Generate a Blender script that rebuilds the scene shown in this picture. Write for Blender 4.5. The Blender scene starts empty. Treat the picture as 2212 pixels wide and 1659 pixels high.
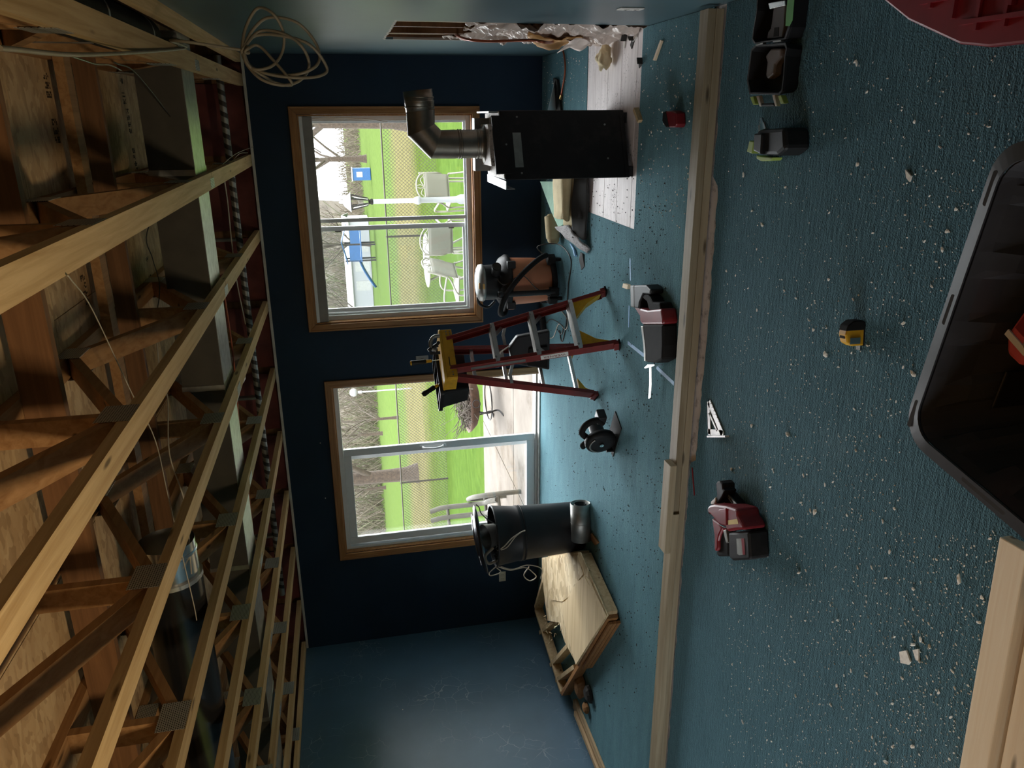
import bpy, math, random
from mathutils import Vector, Matrix
random.seed(7)
scene = bpy.context.scene
COL = scene.collection
# ------------------------------------------------------------------ camera
FPX = 1661.5
YAW, PITCH, ROLL, CAMH = -.3438, -.1978, -.0753, 1.7379
cy_, sy_, cp_, sp_ = math.cos(YAW), math.sin(YAW), math.cos(PITCH), math.sin(PITCH)
FWD = Vector((sy_*cp_, cy_*cp_, sp_)); _r = Vector((cy_, -sy_, 0)); _u = _r.cross(FWD)
cr_, sr_ = math.cos(ROLL), math.sin(ROLL)
RGT = _r*cr_ + _u*sr_; UPV = _u*cr_ - _r*sr_
CAM = Vector((0, 0, CAMH))
cd = bpy.data.cameras.new('camera'); cam = bpy.data.objects.new('camera', cd); COL.objects.link(cam)
cd.sensor_fit = 'HORIZONTAL'; cd.sensor_width = 36; cd.lens = 36*FPX/2212; cd.clip_start = .02; cd.clip_end = 500
X_, Y_, Z_ = -UPV, RGT, -FWD          # the photo was taken with the phone on its side
cam.matrix_world = Matrix(((X_.x, Y_.x, Z_.x, CAM.x), (X_.y, Y_.y, Z_.y, CAM.y), (X_.z, Y_.z, Z_.z, CAM.z), (0, 0, 0, 1)))
scene.camera = cam
def ray(x, y): return FWD + RGT*((829.5-y)/FPX) - UPV*((x-1106)/FPX)
def at(x, y, z=0.0): d = ray(x, y); return CAM + d*((z-CAMH)/d.z)
def aty(x, y, Y): d = ray(x, y); return CAM + d*(Y/d.y)
def atx(x, y, X): d = ray(x, y); return CAM + d*(X/d.x)
# ------------------------------------------------------------------ light
vs = scene.view_settings
vs.view_transform = 'Standard'; vs.look = 'None'; vs.gamma = 1; vs.use_curve_mapping = False; vs.exposure = 0.0
scene.cycles.use_denoising = True
scene.cycles.max_bounces = 10; scene.cycles.diffuse_bounces = 6; scene.cycles.transparent_max_bounces = 24
scene.cycles.sample_clamp_indirect = 8
w = bpy.data.worlds.new('overcast_sky'); scene.world = w; w.use_nodes = True
bg = w.node_tree.nodes['Background']; bg.inputs[0].default_value = (.93, .97, 1, 1); bg.inputs[1].default_value = 8.0
sl_ = bpy.data.lights.new('veiled_sun', 'SUN'); sl_.energy = 11.0; sl_.angle = math.radians(75); sl_.color = (.95, .98, 1.0)
so = bpy.data.objects.new('veiled_sun', sl_); COL.objects.link(so); so.rotation_euler = Vector((-.12, -1, -.56)).to_track_quat('-Z', 'Y').to_euler()
def lamp(name, loc, target, power, size, col):
    l = bpy.data.lights.new(name, 'AREA'); l.energy = power; l.size = size; l.color = col
    o = bpy.data.objects.new(name, l); COL.objects.link(o); o.location = loc
    o.rotation_euler = (Vector(target)-Vector(loc)).to_track_quat('-Z', 'Y').to_euler(); return o
lamp('fill_lamp_light', (-1.6, -.35, .42), (-1.6, .05, 2.6), 120, .5, (1, .80, .52))  # added warm fill from an unseen lamp, stands in for floor bounce
def portal(name, loc, rot, sx, sy):
    l = bpy.data.lights.new(name, 'AREA'); l.shape = 'RECTANGLE'; l.size = sx; l.size_y = sy
    l.cycles.is_portal = True
    o = bpy.data.objects.new(name, l); COL.objects.link(o); o.location = loc; o.rotation_euler = rot
    return o
R90 = math.pi/2
XR, XL, D, H = .466, -5.162, 6.8585, 2.449     # right wall, left wall, far wall, underside of trusses
YB = -3.2                                        # wall behind the camera
ZS = 2.906                                       # underside of subfloor
# ------------------------------------------------------------------ mesh builder
class MB:
    def __init__(s): s.v = []; s.f = []; s.s = []
    def add(s, vs, fs, sm=False):
        b = len(s.v); s.v += [tuple(v) for v in vs]
        for f in fs: s.f.append(tuple(i+b for i in f)); s.s.append(sm)
        return s
    def bx(s, x0, x1, y0, y1, z0, z1, M=None):
        v = [Vector((x, y, z)) for z in (z0, z1) for y in (y0, y1) for x in (x0, x1)]
        if M is not None: v = [M @ p for p in v]
        return s.add(v, [(0,2,3,1), (4,5,7,6), (0,1,5,4), (2,6,7,3), (0,4,6,2), (1,3,7,5)])
    def c(s, cx, cy, cz, sx, sy, sz, M=None):
        return s.bx(cx-sx/2, cx+sx/2, cy-sy/2, cy+sy/2, cz-sz/2, cz+sz/2, M)
    def beam(s, p0, p1, w, h, up=(0, 0, 1)):
        p0, p1 = Vector(p0), Vector(p1); d = (p1-p0).normalized(); up = Vector(up)
        x = d.cross(up)
        if x.length < 1e-4: x = d.cross(Vector((1, 0, 0)))
        x.normalize(); z = x.cross(d).normalized()
        v = []
        for p in (p0, p1):
            for a, b in ((-1,-1), (1,-1), (1,1), (-1,1)): v.append(p + x*(a*w/2) + z*(b*h/2))
        return s.add(v, [(3,2,1,0), (4,5,6,7), (0,1,5,4), (1,2,6,5), (2,3,7,6), (3,0,4,7)])
    def cyl(s, p0, p1, r0, r1=None, n=16, caps=(1, 1)):
        p0, p1 = Vector(p0), Vector(p1); r1 = r0 if r1 is None else r1
        d = (p1-p0).normalized(); x = d.orthogonal().normalized(); y = d.cross(x)
        A = [p0 + (x*math.cos(2*math.pi*k/n) + y*math.sin(2*math.pi*k/n))*r0 for k in range(n)]
        B = [p1 + (x*math.cos(2*math.pi*k/n) + y*math.sin(2*math.pi*k/n))*r1 for k in range(n)]
        s.add(A+B, [(k, (k+1)%n, n+(k+1)%n, n+k) for k in range(n)], True)
        if caps[0]: s.add(A, [tuple(reversed(range(n)))])
        if caps[1]: s.add(B, [tuple(range(n))])
        return s
    def tube(s, pts, r, n=8, closed=False, caps=True, crease=False):
        P = [Vector(p) for p in pts]; m = len(P); rr = r if isinstance(r, (list, tuple)) else [r]*m
        T = []
        for i in range(m):
            a = P[(i-1) % m] if (closed or i > 0) else P[0]; b = P[(i+1) % m] if (closed or i < m-1) else P[-1]
            T.append((b-a).normalized())
        x = T[0].orthogonal().normalized(); V = []
        for i in range(m):
            x = (x - T[i]*x.dot(T[i]))
            x = x.normalized() if x.length > 1e-6 else T[i].orthogonal().normalized()
            y = T[i].cross(x)
            V += [P[i] + (x*math.cos(2*math.pi*k/n) + y*math.sin(2*math.pi*k/n))*rr[i] for k in range(n)]
        F = []
        if crease:
            for i in range(m-1): s.add(V[i*n:(i+2)*n], [(k, (k+1)%n, n+(k+1)%n, n+k) for k in range(n)], True)
            return s
        for i in range(m if closed else m-1):
            j = (i+1) % m
            F += [(i*n+k, i*n+(k+1)%n, j*n+(k+1)%n, j*n+k) for k in range(n)]
        s.add(V, F, True)
        if caps and not closed:
            s.add(V[:n], [tuple(reversed(range(n)))]); s.add(V[-n:], [tuple(range(n))])
        return s
    def lathe(s, prof, n=24, M=None, caps=False):
        V = []
        for r, z in prof:
            for k in range(n):
                p = Vector((r*math.cos(2*math.pi*k/n), r*math.sin(2*math.pi*k/n), z)); V.append(M @ p if M else p)
        F = []
        for i in range(len(prof)-1): F += [(i*n+k, i*n+(k+1)%n, (i+1)*n+(k+1)%n, (i+1)*n+k) for k in range(n)]
        s.add(V, F, True)
        if caps: s.add(V[:n], [tuple(reversed(range(n)))]); s.add(V[-n:], [tuple(range(n))])
        return s
    def prism(s, poly, z0, z1, M=None):
        n = len(poly); v = [Vector((p[0], p[1], z0)) for p in poly] + [Vector((p[0], p[1], z1)) for p in poly]
        if M is not None: v = [M @ p for p in v]
        return s.add(v, [tuple(reversed(range(n))), tuple(range(n, 2*n))] + [(k, (k+1)%n, n+(k+1)%n, n+k) for k in range(n)])
    def sheet(s, fn, nu, nv, sm=True):
        V = [fn(i/nu, j/nv) for j in range(nv+1) for i in range(nu+1)]
        return s.add(V, [(j*(nu+1)+i, j*(nu+1)+i+1, (j+1)*(nu+1)+i+1, (j+1)*(nu+1)+i) for j in range(nv) for i in range(nu)], sm)
    def ball(s, c, r, sc=(1, 1, 1), n=12, M=None):
        c = Vector(c); m = n//2; V = []
        for j in range(m+1):
            a = math.pi*j/m
            for k in range(n):
                b = 2*math.pi*k/n
                p = Vector((math.sin(a)*math.cos(b)*sc[0], math.sin(a)*math.sin(b)*sc[1], math.cos(a)*sc[2]))*r
                V.append(c + (M @ p if M else p))
        return s.add(V, [(j*n+k, (j+1)*n+k, (j+1)*n+(k+1)%n, j*n+(k+1)%n) for j in range(m) for k in range(n)], True)
    def mesh(s, name, mat):
        me = bpy.data.meshes.new(name); me.from_pydata(s.v, [], s.f); me.validate()
        if len(me.polygons) == len(s.s): me.polygons.foreach_set('use_smooth', s.s)
        me.materials.append(mat); me.update(); return me
    def build(s, name, mat, parent=None, loc=None, rz=0.0, bevel=0, solid=0, label=None):
        o = bpy.data.objects.new(name, s.mesh(name, mat)); COL.objects.link(o)
        if parent: o.parent = parent
        if loc is not None: o.location = loc
        if rz: o.rotation_euler = (0, 0, rz)
        if solid:
            m = o.modifiers.new('solid', 'SOLIDIFY'); m.thickness = solid; m.offset = 0
        if bevel:
            m = o.modifiers.new('bevel', 'BEVEL'); m.width = bevel; m.segments = 2; m.limit_method = 'ANGLE'; m.angle_limit = .6
        if label: o['label'] = label
        return o
def tag(o, label, cat, group=None):
    o['label'] = label; o['category'] = cat
    if group: o['group'] = group
    return o
def struct(o, label=None):
    o['kind'] = 'structure'
    if label: o['label'] = label
    return o
def thing(name, label, cat, loc=(0, 0, 0), rz=0.0, group=None, rot=None):
    o = bpy.data.objects.new(name, None); COL.objects.link(o); o.empty_display_size = .05
    o.location = loc; o.rotation_euler = rot if rot else (0, 0, rz)
    return tag(o, label, cat, group)
def link_copy(o, parent=None):
    c = o.copy(); COL.objects.link(c); c.parent = parent
    for ch in [q for q in o.children]: link_copy(ch, c)
    return c
def textmesh(txt, size, M, mat, name, parent=None, ext=.0004):
    cu = bpy.data.curves.new(name, 'FONT'); cu.body = txt; cu.size = size; cu.align_x = 'CENTER'; cu.align_y = 'CENTER'; cu.extrude = ext
    t = bpy.data.objects.new(name+'_src', cu); COL.objects.link(t)
    dg = bpy.context.evaluated_depsgraph_get(); dg.update()
    me = bpy.data.meshes.new_from_object(t.evaluated_get(dg)); bpy.data.objects.remove(t)
    me.transform(M); me.materials.clear(); me.materials.append(mat)
    o = bpy.data.objects.new(name, me); COL.objects.link(o)
    if parent: o.parent = parent
    return o
def rot3(rx=0, ry=0, rz=0, loc=(0, 0, 0)):
    return Matrix.Translation(loc) @ Matrix.Rotation(rz, 4, 'Z') @ Matrix.Rotation(ry, 4, 'Y') @ Matrix.Rotation(rx, 4, 'X')
def bez(pts, n=6):
    """smooth Catmull-Rom through the points"""
    P = [Vector(p) for p in pts]; P = [P[0]*2-P[1]] + P + [P[-1]*2-P[-2]]; out = []
    for i in range(1, len(P)-2):
        for k in range(n):
            t = k/n; a, b, c, d = P[i-1:i+3]
            out.append(.5*((2*b) + (c-a)*t + (2*a-5*b+4*c-d)*t*t + (3*b-a-3*c+d)*t**3))
    out.append(P[-2]); return out
# ------------------------------------------------------------------ materials
def newmat(name):
    m = bpy.data.materials.new(name); m.use_nodes = True; nt = m.node_tree
    return m, nt, nt.nodes['Principled BSDF']
def N(nt, typ, **kw):
    n = nt.nodes.new(typ)
    for k, v in kw.items():
        if k in n.inputs: n.inputs[k].default_value = v
        else: setattr(n, k, v)
    return n
def rgba(c): return (c[0], c[1], c[2], 1)
def ramp(nt, fac, stops):
    r = nt.nodes.new('ShaderNodeValToRGB'); e = r.color_ramp.elements
    while len(e) < len(stops): e.new(.5)
    for q, (p, c) in zip(e, stops): q.position = p; q.color = rgba(c)
    nt.links.new(fac, r.inputs[0]); return r
def coords(nt, scale=(1, 1, 1), which='Object'):
    tc = nt.nodes.new('ShaderNodeTexCoord'); mp = nt.nodes.new('ShaderNodeMapping'); mp.inputs['Scale'].default_value = scale
    nt.links.new(tc.outputs[which], mp.inputs[0]); return mp.outputs[0]
def mixc(nt, fac, a, b, mode='MIX'):
    m = nt.nodes.new('ShaderNodeMix'); m.data_type = 'RGBA'; m.blend_type = mode
    for s, v in ((0, fac), (6, a), (7, b)):
        if isinstance(v, (float, int)): m.inputs[s].default_value = v
        elif isinstance(v, tuple): m.inputs[s].default_value = rgba(v)
        else: nt.links.new(v, m.inputs[s])
    return m.outputs[2]
def bump(nt, b, height, strength=.3, dist=.01):
    n = nt.nodes.new('ShaderNodeBump'); n.inputs['Strength'].default_value = strength; n.inputs['Distance'].default_value = dist
    nt.links.new(height, n.inputs['Height']); nt.links.new(n.outputs[0], b.inputs['Normal'])
def mat(name, col, rough=.6, metal=0., var=.12, scale=12., bmp=0., bscale=80., spec=.5, sheen=0., dirt=None, dscale=6., damt=.5):
    m, nt, b = newmat(name)
    b.inputs['Roughness'].default_value = rough; b.inputs['Metallic'].default_value = metal
    b.inputs['Specular IOR Level'].default_value = spec
    if sheen: b.inputs['Sheen Weight'].default_value = sheen; b.inputs['Sheen Roughness'].default_value = .6
    co = coords(nt)
    no = N(nt, 'ShaderNodeTexNoise', Scale=scale, Detail=4.0); nt.links.new(co, no.inputs[0])
    lo = tuple(max(0, x*(1-var)) for x in col); hi = tuple(min(1, x*(1+var)) for x in col)
    c = ramp(nt, no.outputs[0], [(.3, lo), (.7, hi)]).outputs[0]
    if dirt:
        n2 = N(nt, 'ShaderNodeTexNoise', Scale=dscale, Detail=8.0, Roughness=.7); nt.links.new(co, n2.inputs[0])
        k = ramp(nt, n2.outputs[0], [(.52, (0, 0, 0)), (.66, (damt, damt, damt))]).outputs[0]
        c = mixc(nt, k, c, dirt)
    nt.links.new(c, b.inputs['Base Color'])
    if bmp:
        n3 = N(nt, 'ShaderNodeTexNoise', Scale=bscale, Detail=3.0); nt.links.new(co, n3.inputs[0]); bump(nt, b, n3.outputs[0], bmp, .006)
    return m
def wood(name, light, dark, axis=0, rough=.65, grain=34., knots=True, rnd=.25):
    m, nt, b = newmat(name); b.inputs['Roughness'].default_value = rough; b.inputs['Specular IOR Level'].default_value = .3
    sc = [grain]*3; sc[axis] = grain/22; co = coords(nt, tuple(sc))
    oi = nt.nodes.new('ShaderNodeObjectInfo')
    ad = nt.nodes.new('ShaderNodeVectorMath'); ad.operation = 'MULTIPLY_ADD'
    cb = nt.nodes.new('ShaderNodeCombineXYZ')
    for k in range(3): nt.links.new(oi.outputs['Random'], cb.inputs[k])
    ad.inputs[1].default_value = (37, 53, 71); nt.links.new(cb.outputs[0], ad.inputs[0]); nt.links.new(co, ad.inputs[2])
    no = N(nt, 'ShaderNodeTexNoise', Scale=1.0, Detail=5.0, Roughness=.6, Distortion=.6); nt.links.new(ad.outputs[0], no.inputs[0])
    c = ramp(nt, no.outputs[0], [(.3, dark), (.62, light)]).outputs[0]
    if knots:
        mp = nt.nodes.new('ShaderNodeMapping'); ks = [.32]*3; ks[axis] = 1.6; mp.inputs['Scale'].default_value = ks
        nt.links.new(ad.outputs[0], mp.inputs[0])
        vo = N(nt, 'ShaderNodeTexVoronoi', Scale=1.0); nt.links.new(mp.outputs[0], vo.inputs[0])
        k = ramp(nt, vo.outputs['Distance'], [(.06, (1, 1, 1)), (.13, (0, 0, 0))]).outputs[0]
        c = mixc(nt, k, c, tuple(x*.35 for x in dark))
    hs = nt.nodes.new('ShaderNodeHueSaturation'); mr = nt.nodes.new('ShaderNodeMapRange')
    mr.inputs['To Min'].default_value = 1-rnd; mr.inputs['To Max'].default_value = 1+rnd*.5
    nt.links.new(oi.outputs['Random'], mr.inputs[0]); nt.links.new(mr.outputs[0], hs.inputs['Value']); nt.links.new(c, hs.inputs['Color'])
    nt.links.new(hs.outputs[0], b.inputs['Base Color'])
    bump(nt, b, no.outputs[0], .15, .003); return m
def osb_mat(name, cols, scale=22.):
    m, nt, b = newmat(name); b.inputs['Roughness'].default_value = .75
    co = coords(nt, (1, 1.9, 1)); d = N(nt, 'ShaderNodeTexNoise', Scale=9.0, Detail=2.0); nt.links.new(co, d.inputs[0])
    a = mixc(nt, .12, co, d.outputs[1])
    v1 = N(nt, 'ShaderNodeTexVoronoi', Scale=scale); nt.links.new(a, v1.inputs[0])
    sp = nt.nodes.new('ShaderNodeSeparateColor'); nt.links.new(v1.outputs['Color'], sp.inputs[0])
    c = ramp(nt, sp.outputs[0], [(0, cols[0]), (.5, cols[1]), (1, cols[2])]).outputs[0]
    n2 = N(nt, 'ShaderNodeTexNoise', Scale=3.0, Detail=6.0); nt.links.new(co, n2.inputs[0])
    c = mixc(nt, .45, c, ramp(nt, n2.outputs[0], [(.3, cols[0]), (.7, cols[2])]).outputs[0])
    nt.links.new(c, b.inputs['Base Color']); bump(nt, b, sp.outputs[0], .2, .004); return m
def emitless_glass(name, refl=.07, tint=(1, 1, 1), haze=0.):
    m = bpy.data.materials.new(name); m.use_nodes = True; nt = m.node_tree; nt.nodes.clear()
    out = nt.nodes.new('ShaderNodeOutputMaterial'); tr = nt.nodes.new('ShaderNodeBsdfTransparent'); tr.inputs[0].default_value = rgba(tint)
    gl = nt.nodes.new('ShaderNodeBsdfGlossy'); gl.inputs['Roughness'].default_value = .03
    mx = nt.nodes.new('ShaderNodeMixShader'); lw = nt.nodes.new('ShaderNodeLayerWeight'); lw.inputs[0].default_value = .25
    mt = nt.nodes.new('ShaderNodeMath'); mt.operation = 'MULTIPLY_ADD'; mt.inputs[1].default_value = .5; mt.inputs[2].default_value = refl*.4
    nt.links.new(lw.outputs['Fresnel'], mt.inputs[0]); nt.links.new(mt.outputs[0], mx.inputs[0])
    nt.links.new(tr.outputs[0], mx.inputs[1]); nt.links.new(gl.outputs[0], mx.inputs[2]); last = mx.outputs[0]
    if haze:
        df = nt.nodes.new('ShaderNodeBsdfDiffuse'); df.inputs[0].default_value = (.7, .72, .72, 1)
        m2 = nt.nodes.new('ShaderNodeMixShader'); m2.inputs[0].default_value = haze
        nt.links.new(last, m2.inputs[1]); nt.links.new(df.outputs[0], m2.inputs[2]); last = m2.outputs[0]
    nt.links.new(last, out.inputs[0]); return m
def carpet_mat(name, c0, c1, fleck=(.4, .45, .45)):
    m, nt, b = newmat(name); b.inputs['Roughness'].default_value = .9; b.inputs['Specular IOR Level'].default_value = .25
    b.inputs['Sheen Weight'].default_value = .6; b.inputs['Sheen Roughness'].default_value = .4; b.inputs['Sheen Tint'].default_value = (.4, .8, .95, 1)
    co = coords(nt); cs = coords(nt, (1.2, 5, 1))
    n1 = N(nt, 'ShaderNodeTexNoise', Scale=2.2, Detail=6.0, Roughness=.65); nt.links.new(cs, n1.inputs[0])
    c = ramp(nt, n1.outputs[0], [(.32, c0), (.68, c1)]).outputs[0]
    n2 = N(nt, 'ShaderNodeTexNoise', Scale=150.0, Detail=3.0); nt.links.new(co, n2.inputs[0])
    c = mixc(nt, .6, c, ramp(nt, n2.outputs[0], [(.3, (.12, .12, .12)), (.7, (1.35, 1.35, 1.35))]).outputs[0], 'MULTIPLY')
    n3 = N(nt, 'ShaderNodeTexNoise', Scale=1.1, Detail=7.0, Roughness=.75); nt.links.new(co, n3.inputs[0])
    k = ramp(nt, n3.outputs[0], [(.55, (0, 0, 0)), (.75, (.22, .22, .22))]).outputs[0]
    c = mixc(nt, k, c, fleck)
    nt.links.new(c, b.inputs['Base Color'])
    n4 = N(nt, 'ShaderNodeTexNoise', Scale=170.0, Detail=3.0); nt.links.new(co, n4.inputs[0])
    n5 = N(nt, 'ShaderNodeTexNoise', Scale=14.0, Detail=3.0); nt.links.new(cs, n5.inputs[0])
    ma = nt.nodes.new('ShaderNodeMath'); ma.operation = 'ADD'; nt.links.new(n4.outputs[0], ma.inputs[0]); nt.links.new(n5.outputs[0], ma.inputs[1])
    bump(nt, b, ma.outputs[0], .9, .012); return m
def paint_mat(name, col, crack=0., rough=.42, spec=.5):
    m, nt, b = newmat(name); b.inputs['Roughness'].default_value = rough; b.inputs['Specular IOR Level'].default_value = spec
    co = coords(nt)
    n1 = N(nt, 'ShaderNodeTexNoise', Scale=1.6, Detail=5.0); nt.links.new(co, n1.inputs[0])
    c = ramp(nt, n1.outputs[0], [(.3, tuple(x*.85 for x in col)), (.7, tuple(x*1.15 for x in col))]).outputs[0]
    if crack:
        d = N(nt, 'ShaderNodeTexNoise', Scale=7.0, Detail=4.0); nt.links.new(co, d.inputs[0])
        a = mixc(nt, .10, co, d.outputs[1])
        v = N(nt, 'ShaderNodeTexVoronoi', Scale=8.5); v.feature = 'DISTANCE_TO_EDGE'; nt.links.new(a, v.inputs[0])
        k = ramp(nt, v.outputs[0], [(.004, (1, 1, 1)), (.02, (0, 0, 0))]).outputs[0]
        n2 = N(nt, 'ShaderNodeTexNoise', Scale=2.3, Detail=4.0); nt.links.new(co, n2.inputs[0])
        k2 = ramp(nt, n2.outputs[0], [(.5, (0, 0, 0)), (.68, (crack, crack, crack))]).outputs[0]
        kk = mixc(nt, 1.0, k, k2, 'MULTIPLY'); c = mixc(nt, kk, c, (.45, .5, .5))
    nt.links.new(c, b.inputs['Base Color'])
    n3 = N(nt, 'ShaderNodeTexNoise', Scale=120.0, Detail=2.0); nt.links.new(co, n3.inputs[0]); bump(nt, b, n3.outputs[0], .08, .004)
    return m
def plate_mat(name):
    m, nt, b = newmat(name); b.inputs['Metallic'].default_value = .75; b.inputs['Roughness'].default_value = .5
    co = coords(nt, (1, 1, 1)); br = N(nt, 'ShaderNodeTexBrick', Scale=1.0); br.offset = .5
    br.inputs['Color1'].default_value = (.06, .055, .05, 1); br.inputs['Color2'].default_value = (.06, .055, .05, 1); br.inputs['Mortar'].default_value = (.5, .5, .47, 1)
    br.inputs['Brick Width'].default_value = .011; br.inputs['Row Height'].default_value = .008; br.inputs['Mortar Size'].default_value = .0022
    mp = nt.nodes.new('ShaderNodeVectorMath'); mp.operation = 'DOT_PRODUCT'
    sx = nt.nodes.new('ShaderNodeSeparateXYZ'); nt.links.new(co, sx.inputs[0]); cb = nt.nodes.new('ShaderNodeCombineXYZ')
    ad = nt.nodes.new('ShaderNodeMath'); ad.operation = 'ADD'; nt.links.new(sx.outputs[0], ad.inputs[0]); nt.links.new(sx.outputs[2], ad.inputs[1])
    nt.links.new(sx.outputs[1], cb.inputs[0]); nt.links.new(ad.outputs[0], cb.inputs[1])
    nt.links.new(cb.outputs[0], br.inputs[0]); nt.links.new(br.outputs[0], b.inputs['Base Color']); return m
def plank_mat():
    m, nt, b = newmat('pale_plank'); b.inputs['Roughness'].default_value = .65; co = coords(nt); cs = coords(nt, (1, 5, 1))
    n1 = N(nt, 'ShaderNodeTexNoise', Scale=5.0, Detail=6.0); nt.links.new(cs, n1.inputs[0])
    c = ramp(nt, n1.outputs[0], [(.3, (.58, .53, .52)), (.7, (.76, .71, .70))]).outputs[0]
    n2 = N(nt, 'ShaderNodeTexNoise', Scale=70.0, Detail=3.0); nt.links.new(co, n2.inputs[0])
    k = ramp(nt, n2.outputs[0], [(.60, (0, 0, 0)), (.66, (1, 1, 1))]).outputs[0]
    n3 = N(nt, 'ShaderNodeTexNoise', Scale=3.5, Detail=3.0); nt.links.new(co, n3.inputs[0])
    k2 = ramp(nt, n3.outputs[0], [(.48, (0, 0, 0)), (.62, (.9, .9, .9))]).outputs[0]
    c = mixc(nt, mixc(nt, 1.0, k, k2, 'MULTIPLY'), c, (.06, .045, .04))
    n4 = N(nt, 'ShaderNodeTexNoise', Scale=2.2, Detail=6.0, Roughness=.7); nt.links.new(co, n4.inputs[0])
    c = mixc(nt, ramp(nt, n4.outputs[0], [(.55, (0, 0, 0)), (.75, (.5, .5, .5))]).outputs[0], c, (.30, .22, .17))
    nt.links.new(c, b.inputs['Base Color']); bump(nt, b, n1.outputs[0], .1, .003); return m
K = {}
K['carpet'] = carpet_mat('teal_carpet_shaded', (.023, .064, .084), (.046, .109, .138), (.26, .34, .37))  # same carpet, the dimmer light of the foreground put into the colour
K['carpet_far'] = carpet_mat('teal_carpet_lit', (.062, .155, .185), (.115, .255, .29), (.02, .05, .06))  # same carpet, colour lightened for the daylight near the windows
K['paint'] = paint_mat('navy_paint_shaded', (.013, .030, .055), 0, .6, .2)  # darker copy of the wall paint, backlit shade put into the colour
K['paint_r'] = paint_mat('navy_paint_lit', (.075, .135, .155), 0, .36)  # lighter copy of the same paint, window light put into the colour
K['paint_crack'] = paint_mat('navy_paint_crazed_lit', (.060, .125, .18), .5, .4)  # same paint with real crazing, base lightened for window light
K['drywall'] = mat('drywall_edge', (.55, .52, .47), .9, bmp=.3)
K['sub'] = mat('bare_subfloor', (.62, .57, .54), .85, var=.1, scale=5, dirt=(.08, .06, .05), dscale=14, damt=.7)
K['plank'] = plank_mat()
K['lum_y'] = wood('lumber_along_y', (.62, .42, .21), (.44, .27, .115), 1)
K['lum_x'] = wood('lumber_along_x', (.60, .46, .27), (.44, .31, .16), 0)
K['web'] = wood('web_lumber', (.37, .20, .085), (.24, .115, .042), 1)
K['brown'] = wood('strongback_lumber', (.20, .095, .04), (.12, .055, .022), 0)
K['plate_lum'] = wood('plate_lumber', (.37, .31, .205), (.26, .205, .125), 0)
K['fresh'] = wood('fresh_pine', (.88, .75, .54), (.80, .63, .41), 0, rnd=.08)
K['oak'] = wood('oak_casing', (.40, .20, .075), (.26, .115, .04), 2, .4, 60, False, .1)
K['oak_x'] = wood('oak_casing_head', (.40, .20, .075), (.26, .115, .04), 0, .4, 60, False, .1)
K['osb'] = osb_mat('osb_sheet', ((.28, .16, .07), (.48, .30, .145), (.62, .43, .235)))
K['particle'] = osb_mat('flake_board', ((.34, .22, .09), (.72, .55, .30), (.88, .74, .50)), 12.)
K['ply'] = wood('plywood_face', (.80, .64, .40), (.62, .46, .25), 0, .6, 16, False, .05)
K['gusset'] = plate_mat('punched_plate')
K['galv'] = mat('galvanised', (.55, .56, .55), .38, 1., var=.18, scale=22)
K['galv_dull'] = mat('galvanised_dull', (.30, .30, .28), .5, .9, var=.2, scale=16)
K['duct_side'] = mat('duct_steel_shaded', (.075, .066, .053), .6, .25, var=.15, scale=9)  # same duct metal, shade on the sides darkened into the colour
K['insul'] = mat('red_facing', (.14, .035, .03), .8, var=.35, scale=5, bmp=.5, bscale=9)
K['black'] = mat('black_plastic', (.012, .012, .013), .5, bmp=.08, spec=.35)
K['black_gloss'] = mat('black_gloss', (.012, .012, .013), .25)
K['rubber'] = mat('black_rubber', (.014, .014, .014), .8, spec=.15)
K['soot'] = mat('black_steel', (.011, .011, .012), .6, .1, spec=.3, dirt=(.03, .028, .025))
K['pipe'] = mat('stove_pipe', (.22, .20, .17), .4, .95, var=.3, scale=9)
K['speck'] = mat('speckled_top', (.52, .48, .44), .6, .3, dirt=(.06, .05, .045), dscale=55, damt=.95)
K['vinyl'] = mat('white_vinyl', (.72, .74, .75), .45, var=.03)
K['shade'] = mat('grey_shade', (.30, .28, .26), .8, var=.08)
K['glass'] = emitless_glass('window_glass')
K['glass_haze'] = emitless_glass('window_glass_screen', .07, (.93, .95, .95), .06)
K['white'] = mat('white_plastic', (.75, .74, .70), .5, var=.04)
K['almond'] = mat('almond_plastic', (.60, .56, .45), .5, var=.05)
K['red'] = mat('red_plastic', (.20, .010, .016), .42, var=.12)
K['redf'] = mat('red_fibreglass', (.20, .018, .014), .5, var=.15, dirt=(.25, .18, .15), dscale=9, damt=.15)
K['yellow'] = mat('yellow_plastic', (.66, .36, .012), .5, var=.1, dirt=(.2, .12, .02), dscale=20, damt=.3)
K['green'] = mat('lime_plastic', (.30, .42, .08), .5)
K['green2'] = mat('green_label', (.12, .38, .10), .5)
K['alu'] = mat('aluminium', (.55, .54, .52), .42, .9, var=.12)
K['steel'] = mat('bright_steel', (.72, .72, .70), .25, 1.)
K['copper'] = mat('copper_tube', (.36, .10, .05), .45, .6)
K['brass'] = mat('brass', (.62, .42, .16), .35, .9)
K['tank'] = mat('terracotta_tank', (.44, .16, .075), .55, var=.06)
K['tan'] = mat('tan_pad', (.46, .38, .22), .9, bmp=.3)
K['minty'] = mat('mint_backing', (.36, .56, .44), .9, var=.1, bmp=.4, bscale=150)
K['greypad'] = mat('grey_fuzz', (.33, .32, .32), .95, var=.5, scale=120, bmp=1., bscale=150)
K['navyc'] = mat('dark_carpet_back', (.025, .025, .024), .9)
K['poly'] = mat('poly_sheet', (.66, .56, .50), .45, var=.1)
K['kraft'] = mat('kraft_batt', (.42, .22, .07), .8, var=.25)
K['cable'] = mat('grey_cable', (.24, .20, .145), .5)
K['cablew'] = mat('white_cable', (.42, .37, .29), .5)
K['cabled'] = mat('dark_cable', (.03, .025, .02), .5)
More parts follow.
